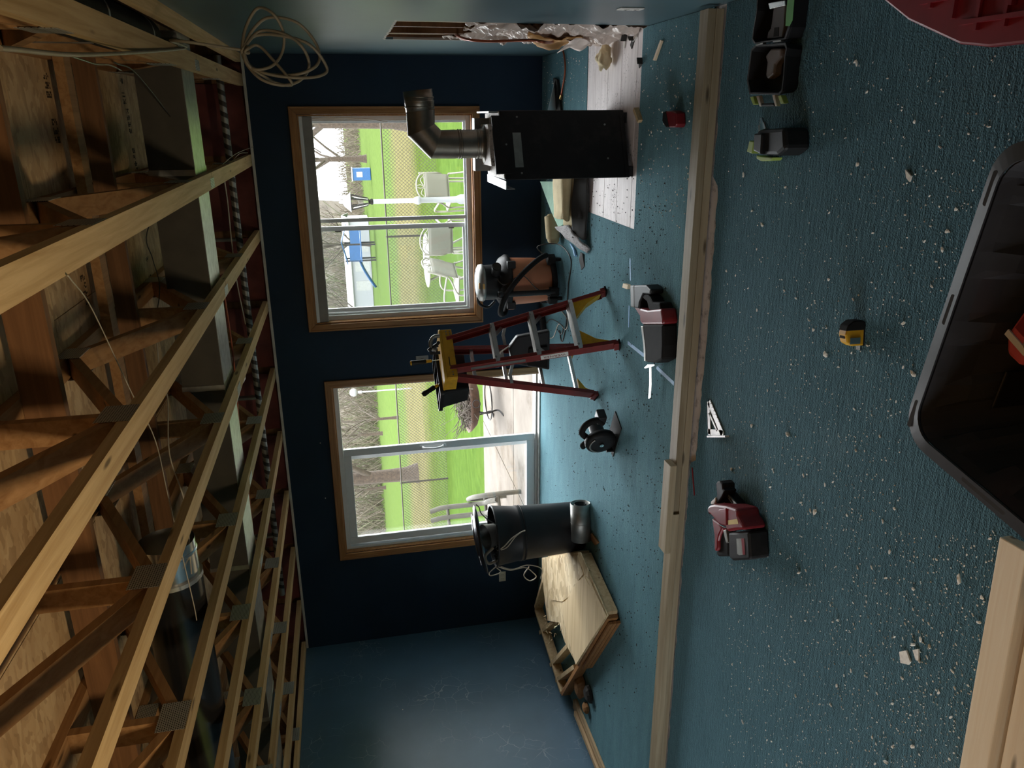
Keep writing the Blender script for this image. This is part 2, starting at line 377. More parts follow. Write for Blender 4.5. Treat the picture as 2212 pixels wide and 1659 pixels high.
K['blue'] = mat('blue_tape', (.22, .42, .66), .6)
K['crumb'] = mat('plaster', (.88, .86, .79), .9, var=.15, scale=60)
K['chip'] = mat('dark_chip', (.03, .028, .026), .9)
K['ink'] = mat('stamp_ink', (.05, .03, .015), .9)
K['foam'] = mat('foam_lump', (.72, .62, .40), .9, var=.15, bmp=.6, bscale=30)
# ================================================================== THE ROOM
WT = .16
m = MB().bx(XL-.3, XR+.4, YB-.3, D+WT, -.25, -.012)
struct(m.build('floor', K['sub']), 'bare pale subfloor under the teal carpet')
def wall_y(name, y0, y1, x0, x1, z0, z1, holes, mt):
    """wall across X with rectangular holes (hx0,hx1,hz0,hz1)"""
    b = MB(); xs = sorted({x0, x1, *[h[0] for h in holes], *[h[1] for h in holes]}); zs = sorted({z0, z1, *[h[2] for h in holes], *[h[3] for h in holes]})
    for a, c in zip(xs, xs[1:]):
        for e, g in zip(zs, zs[1:]):
            mx, mz = (a+c)/2, (e+g)/2
            if any(h[0] < mx < h[1] and h[2] < mz < h[3] for h in holes): continue
            b.bx(a, c, y0, y1, e, g)
    return b.build(name, mt)
def wall_x(name, x0, x1, y0, y1, z0, z1, holes, mt):
    b = MB(); ys = sorted({y0, y1, *[h[0] for h in holes], *[h[1] for h in holes]}); zs = sorted({z0, z1, *[h[2] for h in holes], *[h[3] for h in holes]})
    for a, c in zip(ys, ys[1:]):
        for e, g in zip(zs, zs[1:]):
            my, mz = (a+c)/2, (e+g)/2
            if any(h[0] < my < h[1] and h[2] < mz < h[3] for h in holes): continue
            b.bx(x0, x1, a, c, e, g)
    return b.build(name, mt)
WX0, WX1, WZ0, WZ1 = -1.755, .008, .612, 2.062           # window opening
SX0, SX1, SZ1 = -4.105, -2.355, 1.972                    # sliding door opening
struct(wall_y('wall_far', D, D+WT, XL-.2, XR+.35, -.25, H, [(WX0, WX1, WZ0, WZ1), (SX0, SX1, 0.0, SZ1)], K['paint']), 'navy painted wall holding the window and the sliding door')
LW = (-1.0, 1.8, .35, 2.1)
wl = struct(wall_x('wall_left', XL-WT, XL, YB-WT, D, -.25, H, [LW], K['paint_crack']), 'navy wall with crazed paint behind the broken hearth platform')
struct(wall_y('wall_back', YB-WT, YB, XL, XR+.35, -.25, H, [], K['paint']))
HY0, HY1, HZ1 = 4.452, 5.505, 1.402
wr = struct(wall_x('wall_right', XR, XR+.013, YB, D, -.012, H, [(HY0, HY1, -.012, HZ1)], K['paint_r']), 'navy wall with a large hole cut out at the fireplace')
MB().bx(XR+.14, XR+.16, YB, D+WT, -.25, H).build('sheathing', K['osb'], wr)
for y in (4.47, 4.86, 5.24, 5.49):
    MB().bx(XR+.0135, XR+.139, y-.019, y+.019, -.01, H-.08).build('stud', K['brown'], wr)
for z in (1.41,):
    MB().bx(XR+.0135, XR+.139, 4.49, 5.47, z, z+.04).build('header', K['brown'], wr)
for y, z0, z1 in ((4.66, .96, 1.40), (5.36, .99, 1.40)):
    MB().bx(XR+.02, XR+.03, y-.006, y+.006, z0, z1).build('lath_strip', K['fresh'], wr)
b = MB()
for k in range(22):                                      # torn gypsum edge round the hole
    t = k/21; b.c(XR+.006, HY0+(HY1-HY0)*t, HZ1+.001+random.uniform(-.004, .006), .0125, .052, .012)
for k in range(14):
    b.c(XR+.006, HY1+random.uniform(-.004, .006), .06+.095*k, .0125, .012, .1)
b.build('torn_gypsum_edge', K['drywall'], wr)
# rim above the walls, with faced insulation
rim = struct(MB().bx(XL-.2, XR+.4, D+.10, D+WT, H, ZS+.02).build('trim_1', K['brown']), 'dark rim board above the far wall')
xs_t = [.2698-.61*i for i in range(9)]
edges = [XR+.01]+[(a) for a in xs_t]+[XL]
for i in range(len(edges)-1):
    x1, x0 = edges[i]-.03, edges[i+1]+.03
    if x1-x0 < .05: continue
    def fn(u, v, x0=x0, x1=x1, i=i):
        return (x0+(x1-x0)*u, D+.07+.022*math.sin(u*9+i)*math.sin(v*7+i*2)-.03*math.sin(math.pi*u), H+.004+(ZS-H-.012)*v)
    MB().sheet(fn, 10, 6).build('insulation_batt', K['insul'], rim)
MB().bx(XL+.01, XR+.01, D-.012, D+.012, H-.022, H-.001).build('torn_drywall_lip', K['drywall'], rim)
struct(MB().bx(XL-WT, XL-.05, YB, D+WT, H, ZS+.02).build('trim_2', K['brown']), 'dark rim board above the left wall')
struct(MB().bx(XR+.14, XR+.2, YB, D+WT, H, ZS+.02).build('trim_3', K['brown']), 'dark rim board above the wall with the hole')
struct(MB().bx(XL-.2, XR+.4, YB-WT, YB-.1, H, ZS+.02).build('trim_4', K['brown']))
# ------------------------------------------------------------------ subfloor above = ceiling
ce = struct(MB().bx(XL-.3, XR+.4, YB-.3, D+WT, ZS+.019, ZS+.06).build('ceiling', K['osb']), 'underside of the OSB subfloor above the trusses')
yy = D+.1; row = 0
while yy > YB-.2:
    y0 = max(YB-.2, yy-1.216); xx = XR+.3 + (0 if row % 2 else .9)
    while xx > XL-.2:
        x0 = xx-2.436
        MB().bx(max(x0, XL-.2)+.002, min(xx, XR+.3)-.002, y0+.002, yy-.002, ZS, ZS+.018).build('osb_panel', K['osb'], ce)
        xx = x0
    yy = y0 if y0 > YB-.2 else YB-1; row += 1
def stamp(x, y, n, along='x'):
    """printed mill marks on the sheets (too faint in the photo to read)"""
    b = MB(); random.seed(int(abs(x*100)+abs(y*10)))
    for k in range(n):
        if k in (4, 5) or random.random() < .12: continue
        px = x-k*.036
        for cx in range(3):
            for cz in range(6):
                if random.random() < .58: b.bx(px-.013+cx*.009, px-.005+cx*.009, y-.03+cz*.010, y-.0215+cz*.010, ZS-.0012, ZS-.0004)
    o = b.build('mill_stamp', K['ink'], ce); o['kind'] = 'stuff'
p = at(275, 240, ZS); stamp(p.x, p.y, 14)
p = at(262, 175, ZS); stamp(p.x, p.y, 4)
p = at(318, 560, ZS); stamp(p.x, p.y, 6)
p = at(105, 200, ZS); stamp(p.x+.1, p.y, 9)
p = at(178, 600, ZS); stamp(p.x, p.y, 5)
random.seed(11)
# ------------------------------------------------------------------ floor trusses
BN = [5.57, 4.05, 2.53, 1.01, -.51]; TN = [6.33, 4.81, 3.29, 1.77, .25]
ordn = ['first', 'second', 'third', 'fourth', 'fifth', 'sixth', 'seventh', 'eighth', 'ninth', 'tenth', 'eleventh']
TX = [.4445] + xs_t + [-5.105]
CH = .038
chord_me = {}
def plate(y0, y1, z0, z1, side):
    x = side*.0452; return MB().bx(min(x, x+side*.0015), max(x, x+side*.0015), y0, y1, z0, z1)
me_bc = MB().bx(-.0445, .0445, YB+.01, D-.02, H, H+CH).mesh('bottom_chord', K['lum_y'])
me_tc = MB().bx(-.0445, .0445, YB+.01, D+.08, ZS-CH-.0005, ZS-.0005).mesh('top_chord', K['web'])
me_web = {}
for j, yb in enumerate(BN):
    for k, yt in enumerate(TN):
        if abs(yb-yt) < .8:
            s = 1 if yt > yb else -1
            me_web[(j, k)] = MB().beam((0, yb+s*.03, H+CH+.012), (0, yt-s*.02, ZS-CH-.014), .086, .036).mesh('web_diagonal', K['web'])
me_vert = [MB().bx(-.043, .043, yb-.018, yb+.018, H+CH+.001, ZS-CH-.001).mesh('web_post', K['web']) for yb in BN]
me_pl = {s: [plate(yb-.075, yb+.075, H+.004, H+.108, s).mesh('gusset_plate', K['gusset']) for yb in BN] for s in (-1, 1)}
me_plt = {s: [plate(yt-.075, yt+.075, ZS-.095, ZS-.004, s).mesh('gusset_plate', K['gusset']) for yt in TN] for s in (-1, 1)}
me_spl = MB().bx(-.040, .014, 4.63, 4.76, H-.0014, H-.0002).mesh('splice_plate', K['gusset'])
me_spl2 = MB().bx(-.044, .044, 4.694, 4.696, H-.0006, H-.0001).mesh('splice_joint', K['ink'])
def part(me, parent):
    o = bpy.data.objects.new(me.name, me); COL.objects.link(o); o.parent = parent; return o
for i, x in enumerate(TX):
    lab = 'open-web wooden floor truss lying on top of the wall with the hole' if i == 0 else ('open-web wooden floor truss against the crazed navy wall' if i == len(TX)-1 else
          'open-web wooden floor truss, %s one out from the wall with the hole' % ordn[i-1])
    t = thing('floor_truss', lab, 'truss', (x, 0, 0), 0, 'floor trusses overhead')
    part(me_bc, t); part(me_tc, t)
    if i == 0: continue
    for (j, k), me in me_web.items(): part(me, t)
    for j in range(len(BN)):
        if j < 4: part(me_vert[j], t)
        for s in (-1, 1): part(me_pl[s][j], t)
    for k in range(1, len(TN)):
        for s in (-1, 1): part(me_plt[s][k], t)
    part(me_spl, t); part(me_spl2, t)
# strongbacks and batten under the subfloor
t = MB().bx(XL, XR, 3.992, 4.03, ZS-.132, ZS-CH-.002)
tag(t.build('strongback', K['brown']), 'dark brown strongback board crossing the trusses beside the steel duct', 'board')
t = MB().bx(XL, XR, 2.76, 2.798, ZS-.17, ZS-CH-.002)
tag(t.build('strongback', K['brown']), 'dark brown strongback board crossing the trusses nearest the camera', 'board')
tag(MB().bx(XL, XR, 3.74, 3.83, ZS-.045-CH, ZS-CH-.004).build('batten', K['web']), 'flat pale batten running across beside the strongback', 'board')
# ------------------------------------------------------------------ ducts and pipes overhead
dy0, dy1, dz0, dz1 = 4.53, 4.90, H+CH+.02, 2.735
du = thing('supply_duct', 'rectangular galvanised duct running through the trusses', 'duct', (0, 0, 0))
xs = [.40, -.28, -1.5, -2.72, -3.94, -5.1]
for a, c in zip(xs, xs[1:]):
    s = MB().bx(c+.002, a-.002, dy0, dy1, dz0, dz1).build('duct_section', K['duct_side'], du)
    MB().bx(a-.022, a+.010, dy0-.004, dy1+.004, dz0-.004, dz1+.004).build('drive_cleat', K['galv'], s)
    MB().bx(c+.01, a-.03, dy0+.01, dy1-.01, dz0-.0025, dz0-.0005).build('duct_underside_lit', K['galv'], s)  # brighter sheet under the duct, light from below put into its colour
# black flex duct with bright collar at the left
bd = thing('round_duct', 'thick black round duct with a bright steel collar end', 'duct', (0, 0, 0))
ax_y, ax_z = 3.29, H+CH+.145
MB().tube(bez([(-1.98, ax_y, ax_z), (-2.4, ax_y, ax_z), (-3.2, ax_y+.02, ax_z-.006), (-4.2, ax_y, ax_z), (-5.1, ax_y, ax_z)], 8), .132, 22).build('black_jacket', K['black_gloss'], bd)
MB().cyl((-1.80, ax_y, ax_z), (-1.985, ax_y, ax_z), .121, n=24, caps=(0, 1)).lathe([(.122, 0), (.127, .008), (.122, .016)], 24, Matrix.Translation((-1.86, ax_y, ax_z)) @ Matrix.Rotation(R90, 4, 'Y')).build('collar', K['steel'], bd)
MB().cyl((-1.97, ax_y, ax_z), (-1.99, ax_y, ax_z), .135, n=22).build('strap', K['alu'], bd)
# small striped pipe along the far wall
sp = thing('wrapped_pipe', 'thin pipe spirally wrapped in striped tape along the far wall', 'pipe', (0, 0, 0))
py, pz = 6.42, 2.565
MB().cyl((.42, py, pz), (-4.2, py, pz), .026, n=12).build('pipe', K['galv_dull'], sp)
def wrapf(u, v):
    a = u*58*2*math.pi; return (.38-4.5*u-.036*v, py+.0277*math.cos(a), pz+.0277*math.sin(a))
MB().sheet(wrapf, 58*10, 1).build('tape_wrap', K['cabled'], sp)
for k in (0, 16, 33, 50): MB().bx(.33-k*.078-.01, .33-k*.078+.01, py-.03, py+.03, pz+.02, ZS-.01).build('hanger', K['galv_dull'], sp)
# round branch duct
rb = thing('branch_duct', 'round galvanised branch duct leaving the rectangular duct', 'duct', (0, 0, 0))
MB().cyl((-1.83, dy1+.004, 2.62), (-1.83, 6.3, 2.64), .075, n=20).build('pipe', K['galv'], rb)
MB().lathe([(.077, 0), (.083, .012), (.077, .024)], 20, Matrix.Translation((-1.83, 5.75, 2.632)) @ Matrix.Rotation(R90, 4, 'X')).build('bead', K['galv'], rb)
MB().tube(bez([(-1.83, 6.28, 2.64), (-1.84, 6.36, 2.65), (-1.86, 6.36, 2.72), (-1.86, 6.3, 2.85)], 5), .074, 16).build('elbow', K['galv_dull'], rb)
# dark round pipe at the wall with the hole
dp = thing('vent_pipe', 'dark shiny round pipe hung beside the wall with the hole', 'pipe', (0, 0, 0))
MB().cyl((.355, 1.4, 2.62), (.355, 4.25, 2.62), .095, n=26).build('pipe', K['soot'], dp)
for y in (2.1, 2.75, 3.35, 4.1):
    MB().lathe([(.0955, -.012), (.098, 0), (.0955, .012)], 26, Matrix.Translation((.355, y, 2.62)) @ Matrix.Rotation(R90, 4, 'X')).bx(.255, .259, y-.012, y+.012, 2.60, ZS-.002).build('hanger', K['galv'], dp)
# ------------------------------------------------------------------ wires
def cable(name, label, pts, r, mt, n=6, group=None):
    return tag(MB().tube(bez(pts, n), r, 6).build(name, mt), label, 'cable', group)
p0 = at(0, 104, H-.02); p1 = at(200, 118, H-.014); p2 = at(400, 104, H-.01)
co = aty(522, 108, 3.6)
loops = [p0, p1, p2, Vector((co.x+.03, 3.56, 2.36)), co]
cc = thing('cable_coil', 'coil of grey cable hanging beside the wall with the hole', 'cable', (0, 0, 0))
MB().tube(bez(loops, 8), .0065, 6).build('lead', K['cable'], cc)
random.seed(5)
def lp_(*pp): return [tuple(aty(x, y, 3.62+.03*math.sin(k*1.7+x*.01))) for k, (x, y) in enumerate(pp)]
for pts in (lp_((522, 112), (530, 62), (556, 18), (590, 30), (612, 70), (610, 112), (588, 142), (552, 150), (530, 132)),
            (lp_((522, 110), (545, 66), (580, 38), (640, 48), (680, 90), (690, 128), (672, 150), (630, 162), (570, 158), (535, 136))),
            (lp_((523, 108), (560, 68), (610, 72), (650, 98), (668, 140), (650, 172), (612, 184), (566, 172), (534, 140))),
            (lp_((524, 106), (550, 78), (600, 76), (668, 96), (706, 146), (690, 164), (640, 168), (580, 160), (540, 142))),
            (lp_((526, 112), (556, 98), (592, 132), (626, 172), (628, 184), (600, 180), (562, 160), (534, 138)))):
    MB().tube(bez(pts+[pts[0]], 7)[:-1], .0065, 6, closed=True).build('loop', K['cable'], cc)
MB().tube([co+Vector((.012*math.cos(a), .014*math.sin(a), -.02+.008*math.sin(a*2))) for a in [2*math.pi*q/12 for q in range(12)]], .006, 6, closed=True).build('tie', K['cable'], cc)
def pz(x, y, z): return tuple(at(x, y, z))
cable('hanging_wire', 'thin wire dangling from the truss plate nearest the camera', [pz(147, 596, 2.44), pz(200, 670, 2.6), pz(285, 850, 2.62), pz(335, 950, 2.6), pz(365, 1080, 2.55), pz(415, 1290, 2.5), pz(425, 1340, 2.5)], .0022, K['cablew'])
cable('black_wire', 'black wire arching across in front of the steel duct side', [pz(247, 135, 2.45), pz(300, 165, 2.55), pz(385, 280, 2.6), pz(393, 340, 2.6), pz(370, 390, 2.66), pz(318, 500, 2.75), pz(330, 560, 2.75), pz(345, 620, 2.75), pz(335, 700, 2.75)], .003, K['cabled'])
cable('grey_wire', 'grey cable strung down past the printed subfloor sheets', [pz(335, 690, 2.74), pz(345, 800, 2.7), pz(362, 860, 2.66), pz(366, 980, 2.6), pz(400, 1090, 2.55), pz(414, 1240, 2.52)], .0032, K['cablew'])
cable('shiny_wire', 'bright twisted wire bundle along the underside near the frame edge', [pz(0, 102, 2.5), pz(45, 106, 2.52), pz(140, 118, 2.56), pz(205, 138, 2.6), pz(236, 140, 2.62), pz(262, 152, 2.66)], .004, K['steel'])
cable('copper_line', 'thin red-brown tube running through the trusses past the far duct', [pz(485, 640, 2.56), pz(505, 780, 2.56), pz(520, 960, 2.56), pz(540, 1090, 2.56), pz(556, 1260, 2.56), pz(567, 1330, 2.56)], .006, K['copper'])
cable('grey_wire', 'grey cable sagging from the trusses above the window', [pz(485, 390, 2.5), pz(492, 440, 2.52), pz(500, 520, 2.54), pz(510, 600, 2.54), pz(530, 700, 2.55)], .004, K['cablew'])
for k, (a, c) in enumerate((((535, 330), (500, 350)), ((547, 317), (470, 365)))):
    cable('wire_stub', ['short wire end poking out under the truss above the window', 'bare wire curling off the truss end at the top of the far wall'][k], [pz(*a, 2.42), pz((a[0]+c[0])/2, (a[1]+c[1])/2-8, 2.44), pz(*c, 2.5)], .0022, K['cablew'])
# ------------------------------------------------------------------ window
wn = bpy.data.objects.new('window_1', None); COL.objects.link(wn); struct(wn, 'wide sliding window in oak casing with a raised grey shade')
def casing(parent, x0, x1, z0, z1, wd, bottom=True):
    """mitred, stepped oak boards round an opening; x0..z1 = outer size"""
    y = D
    def ring(p0, p1, p2, p3, mt):
        for (yo, a, e) in ((.018, 0, 1.0), (.026, .18, .62)):
            pass
    def board(q, mt):
        b = MB(); n = len(q)
        V = [Vector((p[0], y-.0005, p[1])) for p in q] + [Vector((p[0], y-.020, p[1])) for p in q]
        b.add(V, [tuple(range(n)), tuple(reversed(range(n, 2*n)))] + [(k, n+k, n+(k+1)%n, (k+1)%n) for k in range(n)])
        cx = sum(p[0] for p in q)/4; cz = sum(p[1] for p in q)/4
        o = b.build('casing_board', mt, parent, bevel=.004); return o
    i0, i1, j0, j1 = x0+wd, x1-wd, z0+wd, z1-wd
    board([(x0, z1), (x1, z1), (i1, j1), (i0, j1)], K['oak_x'])
    zb = z0 if bottom else 0.0; jb = j0 if bottom else 0.0
    board([(x0, zb), (x0, z1), (i0, j1), (i0, jb)], K['oak'])
    board([(x1, z1), (x1, zb), (i1, jb), (i1, j1)], K['oak'])
    if bottom: board([(x0, z0), (i0, j0), (i1, j0), (x1, z0)], K['oak_x'])
    # proud outer bead
    t = .016
    MB().bx(x0, x1, y-.028, y-.019, z1-t, z1).build('casing_bead', K['oak_x'], parent, bevel=.003)
    MB().bx(x0, x0+t, y-.028, y-.019, zb, z1-t).build('casing_bead', K['oak'], parent, bevel=.003)
    MB().bx(x1-t, x1, y-.028, y-.019, zb, z1-t).build('casing_bead', K['oak'], parent, bevel=.003)
    if bottom: MB().bx(x0+t, x1-t, y-.028, y-.019, z0, z0+t).build('casing_bead', K['oak_x'], parent, bevel=.003)
casing(wn, -1.818, .071, .552, 2.124, .062)
def frame(parent, name, x0, x1, y0, y1, z0, z1, wd, mt, wb=None):
    wb = wd if wb is None else wb
    MB().bx(x0, x1, y0, y1, z1-wd, z1).bx(x0, x1, y0, y1, z0, z0+wb).bx(x0, x0+wd, y0, y1, z0+wb, z1-wd).bx(x1-wd, x1, y0, y1, z0+wb, z1-wd).build(name, mt, parent, bevel=.003)
frame(wn, 'jamb_liner', WX0, WX1, D+.001, D+.075, WZ0, WZ1, .012, K['oak_x'])
frame(wn, 'vinyl_frame', WX0, WX1, D+.076, D+WT+.01, WZ0, WZ1, .052, K['vinyl'])
frame(wn, 'vinyl_frame', WX0+.052, WX1-.052, D+.10, D+.13, WZ0+.052, WZ1-.052, .016, K['vinyl'])
gx0, gx1, gz0, gz1 = WX0+.068, WX1-.068, WZ0+.068, WZ1-.068
MB().bx(-.880, -.848, D+.100, D+.128, gz0, gz1).build('meeting_stile', K['vinyl'], wn, bevel=.002)
sh = MB().bx(-.958, -.918, D+.13, D+.155, gz0, gz1).bx(gx0, gx0+.036, D+.13, D+.155, gz0, gz1).bx(gx0+.036, -.958, D+.13, D+.155, gz1-.02, gz1).bx(gx0+.036, -.958, D+.13, D+.155, gz0, gz0+.02).build('sliding_sash', K['vinyl'], wn, bevel=.002)
MB().bx(gx0+.036, -.958, D+.141, D+.144, gz0+.02, gz1-.02).build('pane', K['glass_haze'], sh)
MB().bx(-.848, gx1, D+.113, D+.116, gz0, gz1).build('pane', K['glass'], wn)
for z in (.78, 1.78): MB().bx(-.966, -.956, D+.122, D+.132, z, z+.05).build('latch', K['shade'], sh)
hr = MB().bx(WX0+.014, WX1-.014, D+.012, D+.064, WZ1-.118, WZ1-.014).build('raised_shade', K['shade'], wn, bevel=.006, label='grey fabric shade gathered at the top')
for k in range(7): MB().bx(WX0+.016, WX1-.016, D+.010, D+.012, WZ1-.112+.014*k, WZ1-.108+.014*k).build('pleat', K['shade'], hr)
MB().bx(WX0+.013, WX1-.013, D+.008, D+.066, WZ1-.040, WZ1-.0125).build('headrail', K['vinyl'], wn, bevel=.003)
MB().tube(bez([(WX1-.03, D+.02, WZ1-.12), (WX1-.028, D+.018, 1.7), (WX1-.036, D+.02, 1.5), (WX1-.06, D+.02, 1.33)], 5), .003, 6).build('pull_cord', K['cablew'], wn)
# ------------------------------------------------------------------ sliding door
dr = bpy.data.objects.new('door_1', None); COL.objects.link(dr); struct(dr, 'white sliding patio door standing open in oak casing')
casing(dr, -4.168, -2.292, 0, 2.034, .062, False)
frame(dr, 'jamb_liner', SX0, SX1, D+.001, D+.05, .0, SZ1, .012, K['oak_x'], .001)
frame(dr, 'vinyl_frame', SX0, SX1, D+.051, D+WT+.012, .0, SZ1, .036, K['vinyl'], .030)
MB().bx(SX0+.036, SX1-.036, D+.051, D+.15, SZ1-.052, SZ1-.036).build('head_track', K['vinyl'], dr)
def door_panel(name, x0, x1, y0, y1, st):
    p = MB().bx(x0, x0+st, y0, y1, .034, SZ1-.054).bx(x1-st, x1, y0, y1, .034, SZ1-.054).bx(x0+st, x1-st, y0, y1, SZ1-.054-st, SZ1-.054).bx(x0+st, x1-st, y0, y1, .034, .034+st+.01).build(name, K['vinyl'], dr, bevel=.004)
    MB().bx(x0+st, x1-st, (y0+y1)/2-.003, (y0+y1)/2, .044+st, SZ1-.054-st).build('pane', K['glass'], p)
    return p
fx = door_panel('fixed_panel', SX0+.037, -3.085, D+.11, D+.146, .062)
sl = door_panel('sliding_panel', -4.045, -3.02, D+.062, D+.098, .072)
hd = MB().tube(bez([(-3.056, D+.064, 1.16), (-3.056, D+.025, 1.145), (-3.062, D+.012, 1.06), (-3.056, D+.025, .975), (-3.056, D+.064, .96)], 5), .011, 8).build('handle', K['vinyl'], sl)
MB().bx(-3.07, -3.042, D+.054, D+.0625, .93, 1.19).build('handle_plate', K['vinyl'], sl, bevel=.004)
MB().bx(SX0, SX1, D-.03, D+.052, -.011, .012).build('threshold', K['galv_dull'], dr)
# plates on the walls
def outlet(name, label, M, slots=True, cat='outlet', mt=None):
    o = thing(name, label, cat); o.matrix_world = M
    MB().bx(-.036, .036, -.006, 0, -.058, .058).build('cover_plate', mt or K['almond'], o, bevel=.003)
    if slots:
        for z in (-.024, .024):
            s = MB().bx(-.017, .017, -.0085, -.006, z-.014, z+.014).build('receptacle', mt or K['almond'], o, bevel=.002)
            MB().bx(-.008, -.005, -.0092, -.0084, z-.006, z+.006).bx(.005, .008, -.0092, -.0084, z-.006, z+.006).build('slot', K['black'], s)
    else:
        MB().bx(-.006, .006, -.018, -.006, -.014, .014).build('toggle', mt or K['almond'], o)
    return o
p = aty(1085, 1245, D); outlet('wall_outlet', 'almond wall outlet under the drum lid on the far wall', Matrix.Translation((p.x, D, p.z)) @ Matrix.Rotation(R90, 4, 'Y'), True)
p = aty(912, 776, D); outlet('wall_switch', 'dark light switch on the wall between window and door', Matrix.Translation((p.x, D, p.z)), False, 'switch', K['shade'])
p = atx(1362, 18, XR); outlet('wall_outlet', 'white wall outlet on the wall with the hole', Matrix.Translation((XR, p.y, p.z)) @ Matrix.Rotation(R90, 4, 'Z') @ Matrix.Rotation(math.pi, 4, 'Z') , True, 'outlet', K['white'])
# nail heads, patches and chips of white on the walls
for k, (x, y) in enumerate(((1081, 520), (1181, 590), (1172, 622), (1178, 643), (1205, 580))): pass
for x, y, lab in ((870, 1533, 'small bright screw head on the crazed wall'), (692, 957, 'white anchor dot above the door casing'), (703, 1076, 'white plaster dot left above the door casing')):
    q = atx(x, y, XL) if y > 1400 else aty(x, y, D)
    d = (Vector((1, 0, 0)) if y > 1400 else Vector((0, -1, 0)))
    tag(MB().cyl(q-d*.001, q+d*.004, .006, .004, 8).build('wall_anchor', K['white']), lab, 'anchor')
# portals for the daylight openings
portal('portal_window', ((WX0+WX1)/2, D+WT+.03, (WZ0+WZ1)/2), (-R90, 0, 0), WX1-WX0, WZ1-WZ0)
portal('portal_door', ((SX0+SX1)/2, D+WT+.03, SZ1/2), (-R90, 0, 0), SX1-SX0, SZ1)
portal('portal_left', (XL-WT-.02, (LW[0]+LW[1])/2, (LW[2]+LW[3])/2), (0, -R90, 0), LW[3]-LW[2], LW[1]-LW[0])
# ------------------------------------------------------------------ carpet
HX = -.672
poly = [(XL+.002, 3.635), (XR-.002, 3.64), (XR-.002, 4.53), (HX, 4.528), (HX, 5.53), (HX+.02, 5.57), (XR-.002, 5.572), (XR-.002, D-.002), (XL+.002, D-.002)]
tag(MB().prism(poly, -.0118, 0).build('carpet', K['carpet_far']), 'teal carpet with window light in its colour, between the floor plate and the window wall', 'carpet')
random.seed(3)
edge = [(-5.16+.04*k) for k in range(141)]
jit = [random.uniform(-.008, .008) for _ in edge]
def yend(x):
    k = min(len(edge)-2, max(0, int((x+5.16)/.04))); j = jit[k]
    base = 3.515
    if -1.78 < x < -.3: base = 3.44+.03*abs(x+1.0)
    return base+j
def near(u, v):
    x = XL+.002+(XR-XL-.004)*u; y1 = yend(x); y = YB+.01+(y1-YB-.01)*(v**.8)
    z = .0
    # wrinkle running across the right side of the room
    a = at(1770, 60); bq = at(1700, 250); dx, dy = bq.x-a.x, bq.y-a.y; L = math.hypot(dx, dy)
    dist = ((x-a.x)*dy-(y-a.y)*dx)/L; al = ((x-a.x)*dx+(y-a.y)*dy)/L
    if -.6 < al < L+.25: z += .018*math.exp(-(dist/.035)**2)*min(1, max(0, (L+.25-al)/.3))
    return (x, y, z)
b = MB().sheet(near, 150, 110)
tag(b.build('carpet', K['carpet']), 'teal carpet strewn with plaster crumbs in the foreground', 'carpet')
hb = thing('hearth', 'pale bare boards where the hearth was cut out of the carpet', 'hearth', (0, 0, 0))
for y0, y1 in ((4.53, 4.605), (4.612, 4.870), (4.877, 5.128), (5.135, 5.383), (5.390, 5.571)):
    MB().bx(HX, XR+.012, y0, y1, -.0119, -.003 if y0 < 5.3 else -.004).build('plank', K['plank'], hb)
# ================================================================== OUTSIDE
def gz(Y):
    st = [(7.0, -.16), (11, -.17), (14, -.26), (18, -.38), (28, -.44), (45, -.3), (75, .02), (160, .8)]
    for (a, za), (c, zc) in zip(st, st[1:]):
        if Y <= c: return za+(zc-za)*max(0, Y-a)/(c-a)
    return st[-1][1]
OUT = .68                                        # all outdoor colours darkened to hold back the bright daylight
def oc(c): return tuple(x*OUT for x in c)
def grass_mat():
    m, nt, b = newmat('lawn_grass'); b.inputs['Roughness'].default_value = .9; b.inputs['Specular IOR Level'].default_value = 0
    co = coords(nt); sx = nt.nodes.new('ShaderNodeSeparateXYZ'); nt.links.new(co, sx.inputs[0])
    n1 = N(nt, 'ShaderNodeTexNoise', Scale=.5, Detail=6.0, Roughness=.7); nt.links.new(co, n1.inputs[0])
    ma = nt.nodes.new('ShaderNodeMath'); ma.operation = 'MULTIPLY_ADD'; ma.inputs[1].default_value = 5.0; nt.links.new(n1.outputs[0], ma.inputs[0]); nt.links.new(sx.outputs[1], ma.inputs[2])
    mr = nt.nodes.new('ShaderNodeMapRange'); mr.inputs['From Min'].default_value = 8; mr.inputs['From Max'].default_value = 78; nt.links.new(ma.outputs[0], mr.inputs[0])
    g = (.055, .092, .020); gl = (.070, .104, .030); dry = (.105, .096, .046)
    c = ramp(nt, mr.outputs[0], [(0, (.055, .06, .016)), (.05, g), (.16, g), (.24, (.05, .072, .014)), (.29, dry), (.38, dry), (.44, gl), (1, (.070, .102, .032))]).outputs[0]
    n2 = N(nt, 'ShaderNodeTexNoise', Scale=3.0, Detail=9.0, Roughness=.85); nt.links.new(co, n2.inputs[0])
    c = mixc(nt, .55, c, ramp(nt, n2.outputs[0], [(.3, (.3, .35, .3)), (.7, (1.5, 1.45, 1.3))]).outputs[0], 'MULTIPLY')
    nt.links.new(c, b.inputs['Base Color']); bump(nt, b, n2.outputs[0], .6, .05); return m
K['grass'] = grass_mat()
K['concrete'] = mat('patio_concrete', oc((.20, .175, .15)), .95, spec=.05, var=.12, scale=3, dirt=oc((.065, .043, .026)), dscale=1.3, damt=.6)
K['bark'] = mat('bark', oc((.085, .06, .042)), .9, var=.4, scale=14, bmp=1., bscale=22)
K['twig'] = mat('twig', oc((.10, .078, .058)), .9, var=.3)
K['brush'] = mat('spring_brush', oc((.17, .14, .10)), .9, var=.35, scale=.8)
K['brushg'] = mat('green_haze', oc((.13, .135, .07)), .9, var=.3, scale=.8)
K['fence'] = mat('fence_steel', oc((.06, .048, .036)), .6, .2)
